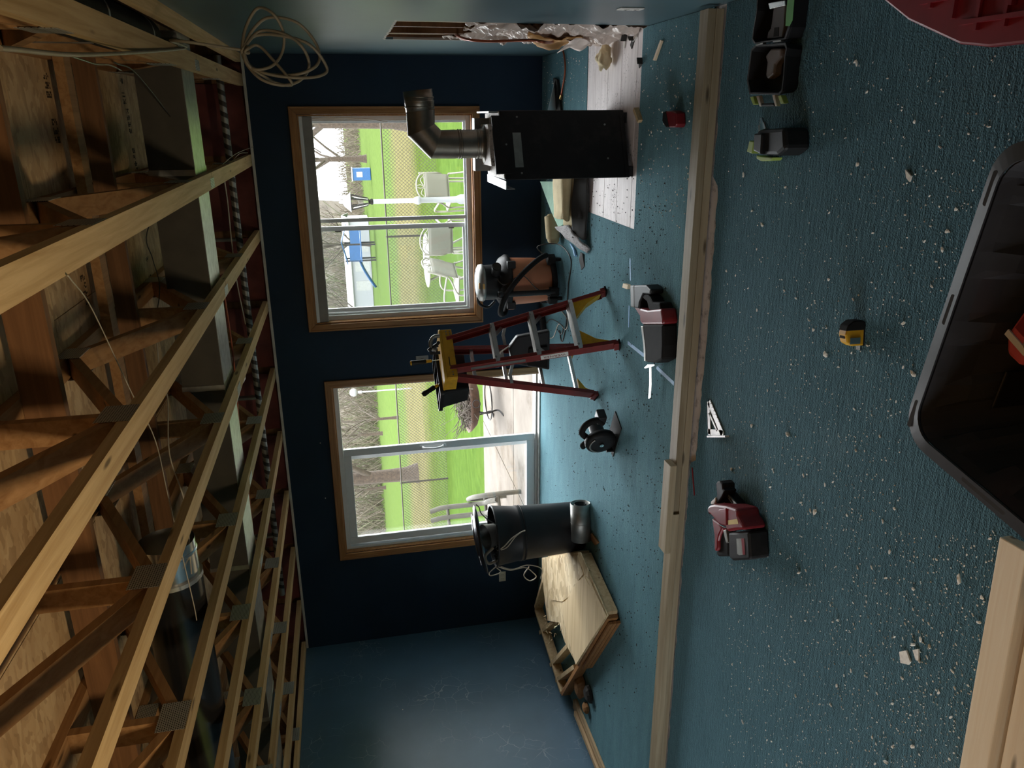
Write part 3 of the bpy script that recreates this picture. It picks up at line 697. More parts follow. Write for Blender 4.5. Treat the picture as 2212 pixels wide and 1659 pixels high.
K['chairw'] = mat('cream_chair', oc((.42, .39, .33)), .6, var=.05)
K['sling'] = mat('cream_sling', oc((.32, .30, .25)), .85, var=.06, scale=120)
K['rust'] = mat('rusty_bowl', oc((.13, .07, .045)), .8, var=.3, scale=20)
K['iron'] = mat('dark_iron', oc((.035, .032, .03)), .6, .4)
K['playblue'] = mat('play_blue', oc((.02, .11, .30)), .5)
K['sidingw'] = mat('white_siding', oc((.42, .43, .45)), .7, var=.04)
K['siding_e'] = mat('pale_siding', oc((.5, .5, .48)), .8)
K['wicker'] = mat('grey_slat', oc((.12, .11, .085)), .8)
def lawn(u, v):
    Y = 7.0+163*(v**2.2); X = -120+200*u; return (X, Y, gz(Y)-.015)
lw = MB().sheet(lambda u, v: lawn(u, v), 60, 70).build('lawn', K['grass']); lw['kind'] = 'structure'; lw['label'] = 'bright spring lawn beyond the window and door'
yard = MB().bx(-80, 80, -80, YB-WT-.02, -.3, -.2).bx(-80, XL-WT-.02, YB-WT-.02, 7.0, -.3, -.2).bx(XR+.42, 80, YB-WT-.02, 7.0, -.3, -.2).build('yard', K['grass']); yard['kind'] = 'structure'; yard['label'] = 'lawn round the other sides of the house'
pt = thing('patio', 'concrete patio slab outside the sliding door', 'patio', (0, 0, 0))
for (x0, x1) in ((-9.0, -6.52), (-6.5, -4.42), (-4.40, -2.32), (-2.30, -1.0)):
    for (y0, y1) in ((D+WT+.012, 8.55), (8.57, 10.75)):
        MB().bx(x0, x1, y0, y1, -.3, -.10).build('slab', K['concrete'], pt)
# chain-link fence
FY = 18.0; fz = gz(FY); ft = fz+1.2
fn = thing('chain_link_fence', 'brown chain-link fence across the lawn', 'fence', (0, FY, 0))
FX0, FX1 = -20.0, 5.0
MB().cyl((FX0, 0, ft), (FX1, 0, ft), .018, n=8).build('top_rail', K['fence'], fn)
px = aty(870, 1044, FY).x
for k in range(-4, 6):
    x = px+k*3.05*1.03
    if FX0 < x < FX1: MB().cyl((x, .03, fz-.1), (x, .03, ft+.03), .024, n=8).build('post', K['fence'], fn)
b = MB(); hh = 1.17; st = .078
n = int((FX1-FX0)/st)
for k in range(n):
    x = FX0+k*st
    for s in (-1, 1):
        b.beam((x, .0+s*.003, fz+.01), (x+s*hh*.92, s*.003, fz+hh), .0068, .0068, (0, 1, 0))
me = b.build('chain_link_mesh', K['fence'], fn); me['kind'] = 'stuff'
# trees
def grow(b, p, d, L, r, depth, rng, spread=.55):
    q = p + d*L
    mid = p+d*(L*.5)+Vector((rng.uniform(-1, 1), rng.uniform(-1, 1), rng.uniform(-.3, .6)))*L*.06
    b.tube([p, mid, q], [r, r*.82, r*.62], 5 if r < .08 else 9, caps=False)
    if depth == 0: return
    for k in range(rng.choice((2, 3, 3))):
        nd = (d+Vector((rng.uniform(-1, 1), rng.uniform(-1, 1), rng.uniform(-.35, .75)))*spread).normalized()
        t = rng.uniform(.45, 1); grow(b, p.lerp(q, t), nd, L*rng.uniform(.55, .8), r*rng.uniform(.42, .62), depth-1, rng, spread*1.1)
def tree(label, loc, h, r, depth, seed, group='bare trees beyond the fence'):
    rng = random.Random(seed); t = thing('bare_tree', label, 'tree', loc, 0, group)
    b = MB().lathe([(r*1.9, -.3), (r*1.45, .12), (r*1.1, .5), (r*1.0, 1.2), (r*.92, h*.25)], 12)
    b.build('trunk', K['bark'], t)
    c = MB()
    for k in range(5):
        a = 6.28*k/5+rng.uniform(-.4, .4); d = Vector((math.cos(a)*.75, math.sin(a)*.75, rng.uniform(.5, 1.2))).normalized()
        grow(c, Vector((0, 0, h*(.16+.035*k))), d, h*.26, r*.5, depth, rng)
    grow(c, Vector((0, 0, h*.22)), Vector((0, 0, 1)), h*.3, r*.85, depth, rng)
    c.build('branches', K['twig'], t)
q = aty(900, 1022, 29); tree('broad gnarled tree trunk seen through the sliding door', (q.x, 29, gz(29)), 11, .27, 4, 1)
q = aty(860, 276, 26); tree('thick tree trunk at the edge of the window beside the stove pipe', (q.x+.18, 26, gz(26)), 11, .2, 4, 2)
q = aty(780, 343, 60); tree('slim bare tree standing against the white sky', (q.x, 60, gz(60)), 11, .2, 5, 3)
q = aty(790, 700, 52); tree('bare tree behind the playground near the window edge', (q.x, 52, gz(52)), 9, .14, 5, 4)
q = aty(820, 905, 40); tree('thin leaning sapling seen through the open doorway', (q.x, 40, gz(40)), 6, .07, 5, 5)
lab2 = ['first', 'second', 'third', 'fourth', 'fifth', 'sixth', 'seventh', 'eighth', 'ninth', 'tenth', 'eleventh', 'twelfth']
for k in range(10):
    X = -60+5.6*k; Y = 63+random.uniform(-1.5, 1.5)
    tree('grey woodland tree on the skyline, %s from the open end of the lawn' % lab2[k], (X, Y, gz(Y)), random.uniform(6.6, 7.4), random.uniform(.10, .15), 4, 30+k)
rng = random.Random(9); b = MB(); g = MB()
for k in range(5200):
    X = rng.uniform(-66, -9.6); Y = rng.uniform(70, 84); h = rng.uniform(2.0, 7.5)
    z = gz(Y)+(rng.uniform(-.2, 5.5) if k % 2 else -.2)
    d = Vector((rng.uniform(-.9, .9), rng.uniform(-.5, .5), 1)).normalized()*h*.55; p = Vector((X, Y, z))
    (g if rng.random() < .35 else b).beam(p, p+d, rng.uniform(.02, .07), rng.uniform(.02, .07))
for k in range(900):
    X = rng.uniform(-9.6, 3); Y = rng.uniform(70, 84); h = rng.uniform(.8, 2.6); p = Vector((X, Y, gz(Y)-.1))
    b.beam(p, p+Vector((rng.uniform(-.9, .9), rng.uniform(-.5, .5), 1)).normalized()*h, .035, .035)
o = b.build('woodland_brush', K['brush']); o['kind'] = 'stuff'; tag(o, 'tangled brown brushwood along the woodland edge', 'brush')
o = g.build('woodland_buds', K['brushg']); o['kind'] = 'stuff'; tag(o, 'hazy greenish spring twigs among the brushwood', 'brush')
hillm = K['brush']
def bank(u, v):
    X = -95+86*u; return (X, 88+6*v, .2+ (6.5+1.2*math.sin(X*.7)+.8*math.sin(X*1.9))*v)
o = MB().sheet(bank, 90, 4).build('wooded_bank', mat('far_woods', oc((.15, .13, .10)), .95, var=.3, scale=.6)); o['kind'] = 'structure'; o['label'] = 'distant wooded bank closing the view'
# playground, sheds, lamp
pg = thing('playground_set', 'blue playground climbing frame with a slide', 'playground', (aty(780, 520, 55).x, 55, gz(55)))
for x in (-1.3, -.2, .9):
    for y in (-.5, .5): MB().cyl((x, y, 0), (x, y, 2.1), .06, n=8).build('post', K['iron'], pg)
MB().bx(-1.4, 1.0, -.6, .6, .95, 1.03).build('deck', K['playblue'], pg)
MB().bx(-1.35, -.2, -.55, -.5, 1.05, 1.8).build('panel', K['playblue'], pg); MB().bx(-.1, .9, -.55, -.5, 1.05, 1.7).build('panel', K['playblue'], pg)
MB().sheet(lambda u, v: (-1.4-1.9*u, -.3+.6*v, 1.0-.95*u**1.3+.16*abs(2*v-1)**3), 8, 6).build('slide', K['playblue'], pg, solid=.04)
MB().add([(-1.5, -.7, 1.95), (.0, -.7, 2.3), (1.1, -.7, 1.95), (-1.5, .7, 1.95), (.0, .7, 2.3), (1.1, .7, 1.95)], [(0, 1, 4, 3), (1, 2, 5, 4)]).build('canopy', K['playblue'], pg, solid=.05)
q = aty(778, 376, 55)
bb = thing('blue_booth', 'small blue booth on the far lawn', 'booth', (q.x, 55, gz(55)))
MB().bx(-.4, .4, -.35, .35, .0, 1.2).build('body', K['playblue'], bb, bevel=.03); MB().bx(-.18, .18, -.362, -.35, .55, .95).build('sign', K['sidingw'], bb); MB().bx(-.45, .45, -.4, .4, 1.2, 1.27).build('roof', K['sidingw'], bb)
q = aty(795, 570, 64)
ws = thing('long_shed', 'long white shed in front of the woods', 'shed', (q.x, 64, gz(64)))
MB().bx(-3.6, 3.6, 0, 3, 0, 1.65).build('walls', K['sidingw'], ws); MB().add([(-3.8, -.2, 1.6), (3.8, -.2, 1.6), (3.8, 1.5, 2.1), (-3.8, 1.5, 2.1), (3.8, 3.2, 1.6), (-3.8, 3.2, 1.6)], [(0, 1, 2, 3), (3, 2, 4, 5)]).build('roof', K['siding_e'], ws, solid=.06)
for x in (-2.2, -.6, 1.0): MB().bx(x, x+.8, -.03, 0, .1, 1.3).build('door', K['siding_e'], ws)
q = aty(790, 436, 12.0)
lp = thing('garden_lamp', 'white lamp post with a black carriage lantern', 'lamp', (q.x, 12.0, gz(12)))
z0 = gz(12); zl = 1.36-z0
MB().lathe([(.075, 0), (.075, .18), (.05, .24), (.042, .5), (.042, .78), (.055, .80), (.065, .83), (.055, .86), (.036, .9), (.033, zl-.02)], 16, caps=True).build('post', K['sidingw'], lp)
MB().lathe([(.03, zl-.06), (.05, zl-.04), (.03, zl), (.06, zl+.015)], 12).build('collar', K['iron'], lp)
b = MB()
for k in range(6):
    a = k*math.pi/3; a2 = a+math.pi/3
    p0 = Vector((.055*math.cos(a), .055*math.sin(a), zl+.02)); p1 = Vector((.115*math.cos(a), .115*math.sin(a), zl+.27))
    b.beam(p0, p1, .012, .012); b.beam(p1, Vector((.115*math.cos(a2), .115*math.sin(a2), zl+.27)), .014, .014)
b.build('lantern_frame', K['iron'], lp)
MB().lathe([(.052, zl+.02), (.108, zl+.265)], 6).build('lantern_glass', K['glass'], lp)
MB().lathe([(.15, zl+.275), (.13, zl+.29), (.06, zl+.37), (.02, zl+.39), (.012, zl+.44), (0.001, zl+.45)], 6).build('lantern_cap', K['sidingw'], lp)
q = aty(764, 848, 30)
gl = thing('globe_lamp', 'white globe lamp on a thin pole seen through the doorway', 'lamp', (q.x, 30, gz(30)))
MB().cyl((0, 0, 0), (0, 0, q.z-gz(30)-.3), .03, n=8).build('pole', K['sidingw'], gl); MB().ball((0, 0, q.z-gz(30)), .17).build('globe', K['sidingw'], gl); MB().cyl((0, 0, q.z-gz(30)-.32), (0, 0, q.z-gz(30)-.14), .06, .05, 10).build('neck', K['sidingw'], gl)
# patio chairs
def chair():
    t = thing('patio_chair', '', 'chair', (0, 0, 0), 0, 'cream sling chairs round the patio table')
    b = MB()
    for s in (-1, 1):
        b.tube(bez([(s*.25, .0, 0), (s*.26, -.02, .22), (s*.26, .0, .40), (s*.26, .30, .55), (s*.25, .38, .72), (s*.23, .44, .94)], 5), .016, 8)
        b.tube(bez([(s*.26, -.24, 0), (s*.27, -.26, .3), (s*.275, -.24, .56), (s*.285, -.1, .64), (s*.28, .15, .63), (s*.26, .34, .60)], 5), .016, 8)
        b.tube([(s*.25, .42, 0), (s*.25, .30, .38)], .015, 8); b.tube([(s*.255, -.24, .38), (s*.25, .32, .39)], .015, 8)
    b.build('frame', K['chairw'], t)
    MB().sheet(lambda u, v: (-.245+.49*u, -.25+.56*v, .40-.03*math.sin(math.pi*v)+.0), 4, 8).build('seat', K['sling'], t, solid=.008)
    MB().sheet(lambda u, v: (-.24+.48*u, .30+.13*v**1.1, .40+.44*v), 4, 8).build('back_sling', K['sling'], t, solid=.008)
    c = MB()
    c.tube(bez([(-.235, .425, .84), (-.2, .44, .92), (-.1, .46, .985), (0, .465, 1.0), (.1, .46, .985), (.2, .44, .92), (.235, .425, .84)], 5), .014, 8)
    c.tube([(-.235, .425, .845), (.235, .425, .845)], .012, 8)
    for s in (-1, 1):
        c.tube(bez([(0, .43, .85), (s*.05, .44, .89), (s*.12, .445, .92), (s*.16, .44, .88), (s*.2, .43, .85)], 5), .008, 6)
        c.tube(bez([(0, .43, .86), (s*.03, .445, .92), (s*.015, .455, .98)], 4), .008, 6)
    c.build('scrolled_crest', K['chairw'], t)
    return t
ch = chair(); proto_used = False
specs = [((895, 418), 12.5, math.radians(200), 'cream sling patio chair glowing white, beside the lamp post'),
         ((900, 512), 12.2, math.radians(178), 'cream sling patio chair at the patio table facing the house'),
         ((938, 620), 11.6, math.radians(250), 'cream sling patio chair turned sideways at the window edge')]
for (px_, Y, rz, lab) in specs:
    o = ch if not proto_used else link_copy(ch)
    proto_used = True
    q = aty(*px_, Y); o.location = (q.x, Y, gz(Y)-.01); o.scale = (.9, .9, .86); o.rotation_euler = (0, 0, rz); o['label'] = lab
tb = thing('patio_table', 'cream metal patio table between the sling chairs', 'table', (aty(1000, 566, 12.6).x, 12.9, gz(12.9)-.01))
MB().lathe([(.001, .70), (.42, .70), (.45, .69), (.45, .67), (.42, .665)], 28).build('table_top', K['chairw'], tb)
for k in range(4):
    a = k*R90+.6; MB().tube(bez([(.36*math.cos(a), .36*math.sin(a), .66), (.26*math.cos(a), .26*math.sin(a), .35), (.4*math.cos(a), .4*math.sin(a), 0)], 5), .018, 8).build('leg', K['chairw'], tb)
# slatted lounge chair by the door
q = at(1118, 1110, -.10)
lc = thing('slatted_chair', 'weathered grey slatted chair on the patio by the door edge', 'chair', (q.x-.25, q.y+.15, -.10), math.radians(30))
for k, x in enumerate((-.32, -.19, -.06, .07, .20, .33)):
    MB().tube(bez([(x, -.62, .30), (x, -.35, .37), (x, -.05, .34), (x, .16, .36), (x, .30, .55), (x, .40, .86), (x*.9, .46, 1.02)], 6), .034, 6).build('slat', K['wicker'], lc)
for s in (-.40, .40):
    MB().tube(bez([(s, -.62, 0), (s, -.60, .30), (s, -.4, .52), (s, .05, .55), (s, .34, .52)], 6), .03, 8).build('arm', K['wicker'], lc)
    MB().tube([(s, .42, 0), (s, .30, .5)], .03, 8).build('rear_leg', K['wicker'], lc)
MB().tube([(-.4, -.6, .28), (.4, -.6, .28)], .022, 8).tube([(-.4, .14, .33), (.4, .14, .33)], .022, 8).tube([(-.36, .38, .80), (.36, .38, .80)], .02, 8).build('cross_bar', K['wicker'], lc)
# fire pit
q = at(1088, 888, -.10)
fp = thing('fire_pit', 'rusty round fire pit bowl on bent legs', 'fire pit', (q.x+.0, q.y+.45, -.10))
MB().lathe([(.001, .26), (.22, .27), (.33, .31), (.40, .38), (.42, .42), (.41, .42), (.32, .33), (.001, .285)], 28).build('bowl', K['rust'], fp)
for k in range(3):
    a = k*2.09+.4; MB().tube(bez([(.30*math.cos(a), .30*math.sin(a), .32), (.36*math.cos(a), .36*math.sin(a), .2), (.30*math.cos(a), .30*math.sin(a), .05), (.46*math.cos(a), .46*math.sin(a), .0)], 5), .012, 8).build('leg', K['iron'], fp)
MB().tube([(.27*math.cos(a), .27*math.sin(a), .12) for a in [6.283*k/24 for k in range(24)]], .009, 6, closed=True).build('leg_ring', K['iron'], fp)
for a in (-1.3, 1.9): MB().tube([(.43*math.cos(a)+.0, .43*math.sin(a)-.02+.06*math.cos(t)*0, .37+.05*math.sin(t)) if 0 else (.425*math.cos(a)+.05*math.cos(t)*math.sin(-a), .425*math.sin(a)+.05*math.cos(t)*math.cos(a), .35+.05*math.sin(t)) for t in [6.283*k/14 for k in range(14)]], .006, 6, closed=True).build('ring_handle', K['iron'], fp)
rng = random.Random(4); b = MB()
for k in range(230):
    a = rng.uniform(0, 6.283); r = .34*math.sqrt(rng.random()); z = .40+.17*rng.random()*(1-(r/.4)**2)
    c = Vector((r*math.cos(a), r*math.sin(a), z)); d = Vector((rng.uniform(-1, 1), rng.uniform(-1, 1), rng.uniform(-.25, .35))).normalized()*rng.uniform(.08, .24)
    b.tube([c-d, c+Vector((0, 0, .01)), c+d], rng.uniform(.003, .007), 4, caps=False)
for k in range(14):
    a = rng.uniform(0, 6.283); c = Vector((.3*math.cos(a), .3*math.sin(a), .45)); b.tube(bez([c, c+Vector((math.cos(a)*.14, math.sin(a)*.14, .12)), c+Vector((math.cos(a)*.3, math.sin(a)*.3, rng.uniform(.1, .3)))], 4), .003, 4, caps=False)
o = b.build('kindling', K['twig'], None, fp.location); o['kind'] = 'stuff'; tag(o, 'heap of dry sticks piled in the fire pit', 'kindling')
# ================================================================== THINGS IN THE ROOM
from mathutils import noise as mn
def ccw(q):
    a = sum(q[i][0]*q[(i+1) % len(q)][1]-q[(i+1) % len(q)][0]*q[i][1] for i in range(len(q)))
    return q if a > 0 else list(reversed(q))
def slab(name, mt, parent, pts, z0, z1, bevel=0, taper=1.0, label=None):
    """piece lying on the floor: its upper outline, taken at height z1, carried down to z0"""
    L = Vector((0, 0, 0)); pq = parent
    while pq: L = L+pq.location; pq = pq.parent
    q = [at(x, y, z1) for x, y in pts]; q = ccw([(p.x-L.x, p.y-L.y) for p in q])
    cx = sum(p[0] for p in q)/len(q); cy = sum(p[1] for p in q)/len(q); n = len(q)
    b = MB(); v = [((p[0]-cx)*taper+cx, (p[1]-cy)*taper+cy, z0) for p in q] + [(p[0], p[1], z1) for p in q]
    b.add(v, [tuple(reversed(range(n))), tuple(range(n, 2*n))] + [(k, (k+1) % n, n+(k+1) % n, n+k) for k in range(n)])
    return b.build(name, mt, parent, bevel=bevel, label=label)
def crop(ox, oy, s): return lambda *pp: [(ox+x/s, oy+y/s) for x, y in pp]
def rrect(w, d, r, n=6):
    out = []
    for cx, cy, a0 in ((w/2-r, d/2-r, 0), (-w/2+r, d/2-r, R90), (-w/2+r, -d/2+r, 2*R90), (w/2-r, -d/2+r, 3*R90)):
        for k in range(n+1): a = a0+R90*k/n; out.append((cx+r*math.cos(a), cy+r*math.sin(a)))
    return out
# ------------------------------------------------------------------ floor plate lumber
PX0, PY0 = -5.1, 3.53
tag(MB().bx(XL+.03, XR-.02, 3.531, 3.620, .0005, .0385).build('floor_plate', K['plate_lum'], bevel=.002), 'long bottom plate of doubled lumber lying across the carpet', 'lumber')
tag(MB().bx(-2.10, XR-.02, 3.535, 3.624, .039, .0765).build('floor_plate', K['plate_lum'], bevel=.002), 'upper plate board reaching from the short block to the wall with the hole', 'lumber')
tag(MB().bx(XL+.03, -2.102, 3.522, 3.611, .039, .0765).build('floor_plate', K['plate_lum'], bevel=.002), 'upper plate board running from the short block towards the crazed wall', 'lumber')
tag(MB().bx(-2.345, -1.80, 3.517, 3.606, .077, .115).build('lumber_block', K['plate_lum'], bevel=.002), 'short lumber block lying on top of the plate joint', 'lumber')
tag(MB().bx(XL+.03, -2.36, 3.632, 3.655, .0005, .05).build('tack_strip', K['chip']), 'dark strip along the far side of the plate', 'strip')
# ------------------------------------------------------------------ fireplace
fp = thing('fireplace_unit', 'black steel fireplace unit pulled out onto the carpet', 'fireplace', (-.18, 4.87, 0))
ft = [(.024, 4.72), (-.362, 4.552), (-.372, 5.10), (.012, 5.18)]; ft = ccw([(x+.18, y-4.87) for x, y in ft])
body = MB().prism(ft, .03, .80).build('body', K['soot'], fp, bevel=.006)
def shrink(q, k): cx = sum(p[0] for p in q)/4; cy = sum(p[1] for p in q)/4; return [((p[0]-cx)*k+cx, (p[1]-cy)*k+cy) for p in q]
MB().prism(shrink(ft, .97), .801, .806).build('top_sheet', K['speck'], fp)
MB().prism(shrink(ft, .62), .806, .86).build('raised_top', K['speck'], fp, bevel=.004)
nr, nl = Vector((.204, -.15, 0)), Vector((-.182, -.318, 0)); ed = (nr-nl).normalized(); nn = Vector((ed.y, -ed.x, 0))
def onface(a, b_, z0, z1, t, name, mt, off=.0008, par=None):
    p, q = nl+ed*a, nl+ed*b_; v = []
    for z in (z0, z1):
        for k in (off, off+t): v += [p+nn*k+Vector((0, 0, z)), q+nn*k+Vector((0, 0, z))]
    return MB().add(v, [(0, 1, 3, 2), (4, 6, 7, 5), (0, 4, 5, 1), (2, 3, 7, 6), (0, 2, 6, 4), (1, 5, 7, 3)]).build(name, mt, par or fp)
onface(.035, .385, .765, .855, .012, 'stand_off', K['soot'])
onface(.075, .285, .685, .735, .0015, 'rating_plate', K['galv_dull'])
onface(.005, .405, .045, .06, .006, 'lower_seam', K['soot'])
for a, z in ((.21, .78), (.04, .70), (.38, .70), (.12, .16), (.33, .16)):
    q = nl+ed*a+Vector((0, 0, z)); MB().cyl(q, q+nn*.014 if z > .75 else q+nn*.004, .006, n=8).build('screw', K['galv_dull'], fp)
for z, x0 in ((.815, -.20),):
    MB().bx(-.235, -.19, -.30, .30, .790, .796).bx(-.238, -.234, -.30, .30, .74, .796).build('side_flange', K['galv'], fp)
    MB().bx(.19, .20, -.12, .30, .80, .86).build('side_flange', K['galv'], fp)
MB().bx(-.16, -.03, .16, .25, .806, .90).build('top_bracket', K['galv_dull'], fp); MB().bx(.06, .16, .16, .25, .806, .90).build('top_bracket', K['galv_dull'], fp)
for x, y in ((-.15, -.25), (.16, -.1), (-.16, .19), (.15, .26)): MB().bx(x-.03, x+.03, y-.03, y+.03, .0, .031).build('foot', K['soot'], fp)
# flue: vertical collar, elbow, horizontal stub
pc = Vector((.01, .06, 0)); zE = aty(911, 312, 4.93).z; xE = aty(911, 195, 4.93).x+.18; R = .085
b = MB().cyl(pc+Vector((0, 0, .858)), pc+Vector((0, 0, zE-.20)), R, n=28, caps=(0, 0)); b.build('flue_pipe', K['pipe'], fp)
for z in (.885, .905, zE-.24, zE-.225): MB().lathe([(R, -.006), (R+.005, 0), (R, .006)], 28, Matrix.Translation(pc+Vector((0, 0, z)))).build('pipe_bead', K['pipe'], fp)
MB().lathe([(R+.03, .858), (R+.028, .864), (R+.006, .868), (R+.004, .885)], 28, Matrix.Translation(pc)).build('pipe_collar', K['pipe'], fp)
b = MB(); pts = [pc+Vector((0, 0, zE-.205)), pc+Vector((0, 0, zE-.085)), pc+Vector((.085, 0, zE)), pc+Vector((.20, 0, zE))]
b.tube(pts, [R+.001, R*1.07, R*1.07, R+.001], 28, caps=False, crease=True).build('elbow', K['pipe'], fp)
b = MB().cyl(pc+Vector((.195, 0, zE)), Vector((xE, pc.y, zE+.012)), R+.001, n=28, caps=(0, 0)); b.build('flue_stub', K['pipe'], fp, solid=.003)
for x in (.225, .26, xE-.04): MB().lathe([(R+.001, -.005), (R+.006, 0), (R+.001, .005)], 28, Matrix.Translation((x, pc.y, zE+.004)) @ Matrix.Rotation(R90, 4, 'Y')).build('pipe_bead', K['pipe'], fp)
MB().cyl(pc+Vector((.2, 0, zE)), Vector((xE-.01, pc.y, zE+.006)), R*.66, n=24, caps=(1, 0)).build('inner_liner', K['soot'], fp, solid=.003)
# bits around its foot
tag(MB().beam(at(1373, 235, .02), at(1383, 262, .012), .022, .03).build('wood_shim', K['lum_x']), 'pale splintered shim poking from under the fireplace', 'wood scrap')
def scrap(name, label, cat, pts, z0, z1, mt, group=None, bevel=0):
    o = slab(name, mt, None, pts, z0, z1, bevel); return tag(o, label, cat, group)
tag(MB().add([at(1200, 168, 0)+Vector((0, 0, .001)), at(1204, 236, 0)+Vector((0, 0, .001)), at(1183, 240, .12), at(1199, 172, .02)], [(0, 1, 2, 3)]).build('sheet_metal', K['vinyl'], solid=.004), 'white sheet metal panel leaning behind the fireplace', 'panel')
tag(MB().prism(ccw([(at(1200, 168).x, at(1200, 168).y), (at(1204, 240).x, at(1204, 240).y), (at(1216, 240).x, at(1216, 240).y), (at(1208, 172).x, at(1208, 172).y)]), .0005, .02).build('dark_board', K['chip']), 'black strip board on the carpet behind the fireplace', 'board')
# copper gas line
gp = thing('gas_line', 'copper gas tube snaking out of the wall hole onto the carpet', 'pipe', (0, 0, 0))
ptsg = [atx(978, 72, XR+.06), atx(1005, 84, XR-.06), atx(1050, 89, XR-.085), atx(1100, 88, XR-.09), atx(1150, 87, XR-.095), atx(1185, 92, XR-.095), at(1205, 90, .04), at(1216, 108, .014), at(1221, 150, .012), at(1213, 205, .012)]
MB().tube(bez(ptsg, 7), .0075, 8).build('tube', K['copper'], gp)
e = at(1213, 205, .012); f = at(1211, 213, .012); MB().cyl(e, f, .012, .014, 6).build('flare_nut', K['brass'], gp)
# torn vapour sheet in the hole
def polys(u, v):
    y = HY0+.01+(HY1-HY0-.02)*u; top = .93+.06*math.sin(u*9)+.05*math.sin(u*23)
    z = .002+top*v
    k = mn.noise(Vector((y*4.2, z*3.4, 0)))*.03-abs(mn.noise(Vector((y*9+z*5, z*4-y*3, 3))))*.06-abs(mn.noise(Vector((y*19-z*14, z*13, 8))))*.030-abs(mn.noise(Vector((y*33+z*21, z*25, 5))))*.014
    return (min(XR+.012, XR+.022+k-.03*math.sin(math.pi*u)*(1-v)), y, z)
o = MB().sheet(polys, 110, 110, False).build('vapour_sheet', K['poly'], solid=.0015); tag(o, 'crumpled pinkish plastic vapour sheet hanging in the wall hole', 'plastic sheet')
def tear(u, v):
    a = polys(.30+.30*u, .28+.34*v); return (a[0]-.016-.012*math.sin(math.pi*v), a[1], a[2])
tag(MB().sheet(tear, 14, 10).build('paper_flap', K['kraft'], solid=.002), 'torn brown paper backing showing on the plastic sheet', 'paper')
def flap(u, v):
    a = polys(.38+.22*u, .22+.16*v); return (a[0]-.030-.02*u, a[1], a[2])
tag(MB().sheet(flap, 6, 6).build('paper_flap', K['poly'], solid=.002), 'curled pale flap of torn sheet low in the wall hole', 'paper')
b = MB(); c = at(1305, 125, .05)
b.ball(c, .075, (1.0, .8, .62), 18); b.v = [tuple(Vector(p)+(Vector(p)-c)*(.55*mn.noise(Vector(p)*22)+.2*mn.noise(Vector(p)*60))) for p in b.v]; b.v = [(p[0], p[1], max(-.002, p[2])) for p in b.v]
tag(b.build('foam_lump', K['foam']), 'cream lump of spray foam on the bare hearth boards', 'foam')
for x, y, lab in ((1384, 136, 'black metal bracket on the bare boards near the carpet edge'), (1366, 92, 'black metal bracket lying by the plastic sheet'), (1350, 78, 'small black bracket tucked under the plastic sheet')):
    q = at(x, y, .0); r = thing('steel_bracket', lab, 'bracket', (q.x, q.y, -.002), random.uniform(0, 3))
    MB().bx(-.03, .03, -.018, .018, 0, .004).build('base_leg', K['chip'], r); MB().bx(-.03, -.026, -.018, .018, .004, .035).build('upright_leg', K['chip'], r)
for k, (x, y) in enumerate(((1372, 82), (1350, 90))):
    q = at(x, y, 0); tag(MB().prism([(-.012, -.03), (.012, -.03), (.016, .028), (-.004, .034)], 0, .006).build('white_shard', K['white'], None, (q.x, q.y, -.002), .5+k), ['white shard standing near the carpet edge by the hole', 'white shard lying under the plastic sheet'][k], 'shard')
# ------------------------------------------------------------------ carpet offcuts by the fireplace
hp = thing('carpet_roll', 'bundle of folded dark carpet offcuts with tan backing', 'carpet offcut', (-.62, 5.62, 0))
def fold(prof, x0, x1, name, mt, th, wob=.01):
    def fnn(u, v):
        k = v*(len(prof)-1); i = min(int(k), len(prof)-2); t = k-i; a, c_ = prof[i], prof[i+1]
        return (x0+(x1-x0)*u+wob*math.sin(v*11), a[0]+(c_[0]-a[0])*t+.012*math.sin(u*5), a[1]+(c_[1]-a[1])*t+.006*math.sin(u*7+v*4))
    return MB().sheet(fnn, 8, 6*len(prof)).build(name, mt, hp, solid=th)
def arc(cy, cz, r, a0, a1, n=7): return [(cy+r*math.cos(a0+(a1-a0)*k/n), cz+r*math.sin(a0+(a1-a0)*k/n)) for k in range(n+1)]
fold([(.20, .012), (-.02, .014)]+arc(-.03, .046, .032, -R90, -3*R90)+[(.10, .080), (.2, .085)], -.18, .40, 'tan_fold', K['tan'], .014)
fold([(.22, .10), (-.01, .105)]+arc(-.03, .135, .030, -R90, -3*R90)+[(.08, .168), (.24, .15)], -.12, .40, 'tan_fold', K['tan'], .014)
fold([(.05, .01), (-.10, .012)]+arc(-.12, .035, .022, -R90, -3*R90)+[(-.06, .06), (.05, .07)], -.10, .36, 'dark_fold', K['navyc'], .012)
fold([(-.14, .006), (-.20, .02), (-.12, .06), (-.06, .09)], -.24, .20, 'dark_fold', K['navyc'], .012)
g = [at(1168, 392, .10), at(1202, 392, .05), at(1207, 440, .05), at(1222, 482, .03), at(1208, 492, .05), at(1194, 462, .08), at(1180, 425, .09)]
b = MB().add(g, [tuple(range(len(g)))]); o = b.build('carpet_strip', K['minty'], solid=.012); tag(o, 'pale mint-green carpet backing strip folded over the offcuts', 'carpet offcut')
q = at(1216, 530, .0)
pr = thing('pad_roll', 'cream roll of carpet padding with a rounded end', 'padding', (q.x+.02, q.y+.06, 0))
MB().tube(bez([(.20, .06, .07), (.10, .02, .07), (.02, 0, .066)], 5), [.058]*10+[.045], 18).ball((.02, 0, .066), .05, (.8, 1, 1), 14).build('roll', K['tan'], pr)
MB().tube(bez([(.19, .055, .07), (.215, .066, .07)], 2), .035, 12).build('roll_core', K['tan'], pr)
g0, g1, g2, g3 = at(1200, 490, .09), at(1228, 486, .10), at(1275, 538, .012), at(1268, 546, .008)
